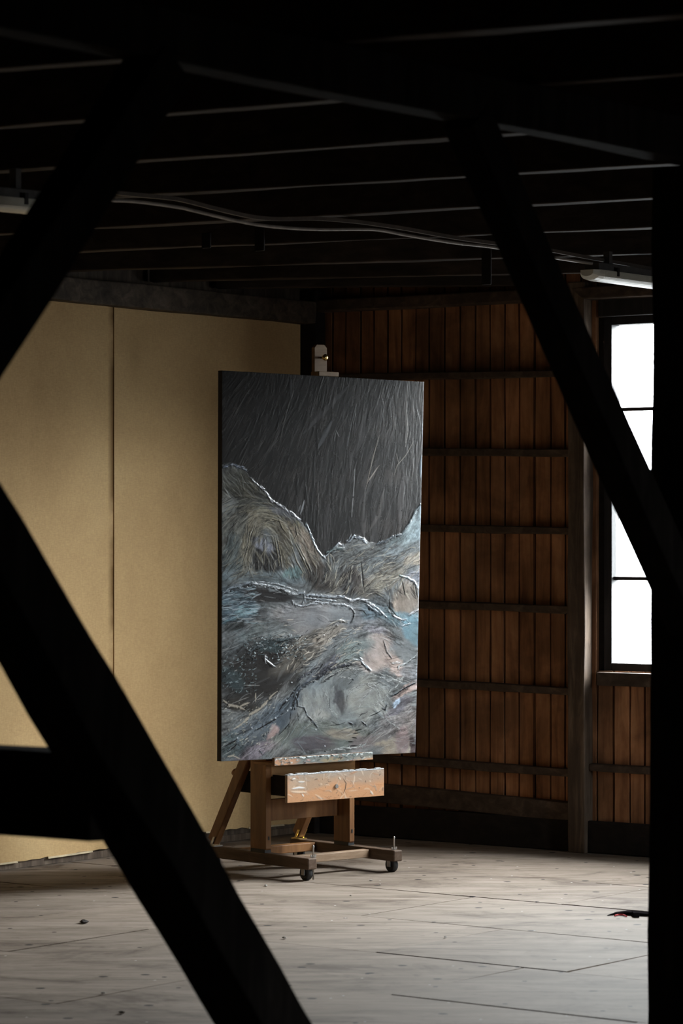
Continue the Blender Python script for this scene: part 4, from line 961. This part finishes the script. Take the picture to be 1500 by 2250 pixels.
# drawer pulled out under the ledge
DX0, DX1, DZ0, DZ1, DY = -0.040, 0.412, 0.272, 0.366, PF-0.150
mb = MB(); mb.lbox(DX0, DX1, DY+0.001, DY+0.014, DZ0, DZ1); dr = part(mb, 'drawer', M['easel_pale'], 0.001)
mb = MB()
mb.lbox(0.034, 0.040, DY+0.014, PY+0.19, DZ0+0.012, DZ1-0.010); mb.lbox(SP-0.040, SP-0.034, DY+0.014, PY+0.19, DZ0+0.012, DZ1-0.010)
mb.lbox(0.040, SP-0.040, DY+0.014, PY+0.19, DZ0+0.012, DZ0+0.018); mb.lbox(0.040, SP-0.040, PY+0.184, PY+0.19, DZ0+0.018, DZ1-0.010)
part(mb, 'drawer_box', M['sill'], 0, dr)  # near-black colour paints in the shade on the drawer's sides
def paint_drawer(c):
    r = random.Random(8)
    c.blob(110, 2, 130, 10, 0, (150,142,132), 0.85, 0.6); c.blob(60, 16, 40, 14, 0, (160,140,120), 0.7); c.blob(160, 12, 55, 14, 0, (158,140,124), 0.75, 0.6); c.blob(20, 20, 18, 14, 0, (176,158,140), 0.6)
    c.scatter(80, (0, 0, 214, 57), 15, 40, (4, 22), (0.6, 2.4), [(176,160,146), (150,138,128), (206,186,166), (170,118,80)], (0.2, 0.6), 0.0008, None, 0.4, r)
    c.scatter(46, (0, 0, 214, 57), 60, 50, (2, 9), (0.5, 1.1), [(60,52,48), (84,76,74), (44,40,40)], (0.35, 0.8), 0.0003, None, 0.4, r)
    for pts, w_, cc in (([(10,28),(24,26),(36,28)], 2.2, (222,222,224)), ([(22,14),(36,15)], 1.8, (206,206,206)), ([(8,34),(24,36),(40,37)], 2.4, (214,190,166)), ([(30,40),(34,46)], 1.6, (212,210,206)), ([(10,8),(16,6)], 2.0, (204,204,202)), ([(176,44),(182,53)], 2.2, (206,200,190)), ([(118,14),(124,24),(122,36),(118,46)], 1.2, (40,38,40)), ([(108,10),(112,16)], 2, (190,180,160)), ([(204,38),(203,46)], 1.6, (120,104,90))):
        c.stroke(pts, w_, cc, 0.85, 0.0016)
    for x, y in ((20,12),(20,47),(107,4),(107,12),(107,48),(196,12),(196,48),(138,32)): c.stroke([(x-0.4, y), (x+0.4, y)], 1.3, (34,30,30), 0.95, 0)
small_plate('drawer_face', DX0, DX1, DZ0, DZ1, DY, 260, 62, dr, paint_drawer, M['smeared'])
mb = MB(); zc, xc = 0.318, (DX0+DX1)/2; mb.tube([(xc, DY+0.001, zc), (xc, DY-0.003, zc)], 0.0075, 16); part(mb, 'drawer_screw', M['steel'], 0, dr)
mb = MB(); mb.lbox(DX0, DX1, DY+0.001, DY+0.016, DZ1, DZ1+0.004)
for k in range(26):
    x = random.uniform(DX0, DX1-0.03); mb.lbox(x, x+random.uniform(0.006, 0.03), DY+0.001, DY+0.013, DZ1+0.003, DZ1+0.004+random.uniform(0.001, 0.004))
part(mb, 'paint_ridge', plain('dried_grey_paint', (0.40,0.41,0.42), 0.4, 0, 0.5, 0.5, 120), 0.001, dr)
# clamp on top of the mast
def to_local(p): 
    q = p-E0; return Vector((q.dot(AX), -q.dot(BX), p.z))
mc = to_local(seen(704.5, 786, 10.589))
mb = MB(); pw, pz0, pz1 = 0.059, 1.69, 1.889; ch = 0.012; my = mc.y; zk = 1.842
mb.prism([(-pw/2, pz0), (pw/2, pz0), (pw/2, pz1-ch), (pw/2-ch, pz1), (-pw/2+ch, pz1), (-pw/2, pz1-ch)], (mc.x, my, 0), (1,0,0), (0,0,1), (0, 0.016, 0))
cl = part(mb, 'top_clamp', M['clamp'], 0.0015)
mb = MB(); mb.lbox(mc.x-0.02, mc.x+0.02, my+0.016, PY+0.022, 1.695, 1.735); part(mb, 'clamp_slide', M['easel'], 0.001, cl)
mb = MB(); mb.lbox(mc.x-0.047, mc.x+0.047, my-0.045, my, 1.7735, 1.790); part(mb, 'clamp_lip', M['clamp'], 0.002, cl)
mb = MB(); mb.tube([(mc.x, my, zk), (mc.x, my-0.010, zk), (mc.x, my-0.018, zk), (mc.x, my-0.026, zk), (mc.x, my-0.031, zk)], [0.004, 0.004, 0.010, 0.012, 0.007], 18)
part(mb, 'clamp_knob', M['brass'], 0, cl, True)

# ------------------------------------------------------------------ small things on the floor
def floor_at(u, v):
    Y = FPX*EYE/(v-CV); return Vector(((u-CU)/FPX*Y, Y, 0))
def lump(name, p, rx, ry, rz, mat, seed, rot=0.0):
    r = random.Random(seed); mb = MB(); n, m_ = 9, 5; vs = []; fs = []
    for j in range(m_+1):
        ph = math.pi*j/m_
        for k in range(n):
            a = 2*math.pi*k/n; q = 1+r.uniform(-0.3, 0.3)
            x, y = math.cos(a)*math.sin(ph)*rx*q, math.sin(a)*math.sin(ph)*ry*q
            vs.append(p+Vector((x*math.cos(rot)-y*math.sin(rot), x*math.sin(rot)+y*math.cos(rot), rz*(1-math.cos(ph))*0.5*(1+0.2*r.uniform(-1, 1))+0.001)))
    for j in range(m_):
        for k in range(n): fs.append((j*n+k, j*n+(k+1) % n, (j+1)*n+(k+1) % n, (j+1)*n+k))
    mb.add(vs, fs); return mb.build(name, mat, origin=p)
o = lump('wood_chip', floor_at(185, 2029), 0.013, 0.02, 0.010, M['chip'], 2, 0.3)
tag(o, 'dark curled wood chip lying on the pale floor at the left', 'chip')
for k, (u, v, r_) in enumerate(((584, 1948, 0.006), (625, 2063, 0.006), (815, 1936, 0.005), (835, 1944, 0.0035), (268, 2228, 0.007), (227, 2184, 0.005), (978, 2061, 0.005), (770, 1969, 0.0035))):
    o = lump('plaster_crumb', floor_at(u, v), r_, r_*1.4, r_*0.9, M['crumb'], 50+k, k)
    tag(o, 'tiny white plaster crumb lying on the floor', 'crumb', 'white crumbs on the floor')
# black strap with a buckle, running behind the post
sroot = empty('strap', floor_at(1400, 2012)); so = sroot.location.copy()
tag(sroot, 'black strap with a red tab lying flat by the post at right', 'strap')
mb = MB()
pts = [floor_at(u, v) for u, v in ((1333, 2012), (1352, 2009), (1376, 2009), (1400, 2010), (1430, 2012), (1500, 2016), (1570, 2016))]
zs = [0.001, 0.006, 0.010, 0.009, 0.008, 0.006, 0.004]; wds = [0.004, 0.016, 0.022, 0.024, 0.024, 0.024, 0.024]
for i in range(len(pts)-1):
    a, b = pts[i]-so, pts[i+1]-so; q = Vector((0.2, 1, 0)).normalized()
    mb.hexa([a-q*wds[i]+UP*0.0005, b-q*wds[i+1]+UP*0.0005, b+q*wds[i+1]+UP*0.0005, a+q*wds[i]+UP*0.0005,
             a-q*wds[i]+UP*zs[i], b-q*wds[i+1]+UP*zs[i+1], b+q*wds[i+1]+UP*zs[i+1], a+q*wds[i]+UP*zs[i]])
mb.build('webbing', M['strap'], parent=sroot)
c_ = floor_at(1395, 2013)-so
mb = MB(); mb.box(c_+Vector((-0.009, -0.03, 0.0)), (0.020, 0, 0), (0, 0.05, 0), (0, 0, 0.014)); mb.build('buckle', M['strap'], parent=sroot, bevel=0.002)
mb = MB(); q0 = [floor_at(u, v)-so for u, v in ((1350, 2014), (1358, 2012), (1368, 2012), (1376, 2015))]; mb.tube([p+UP*0.003 for p in q0], 0.0025, 8); mb.build('red_tab', M['red'], parent=sroot)
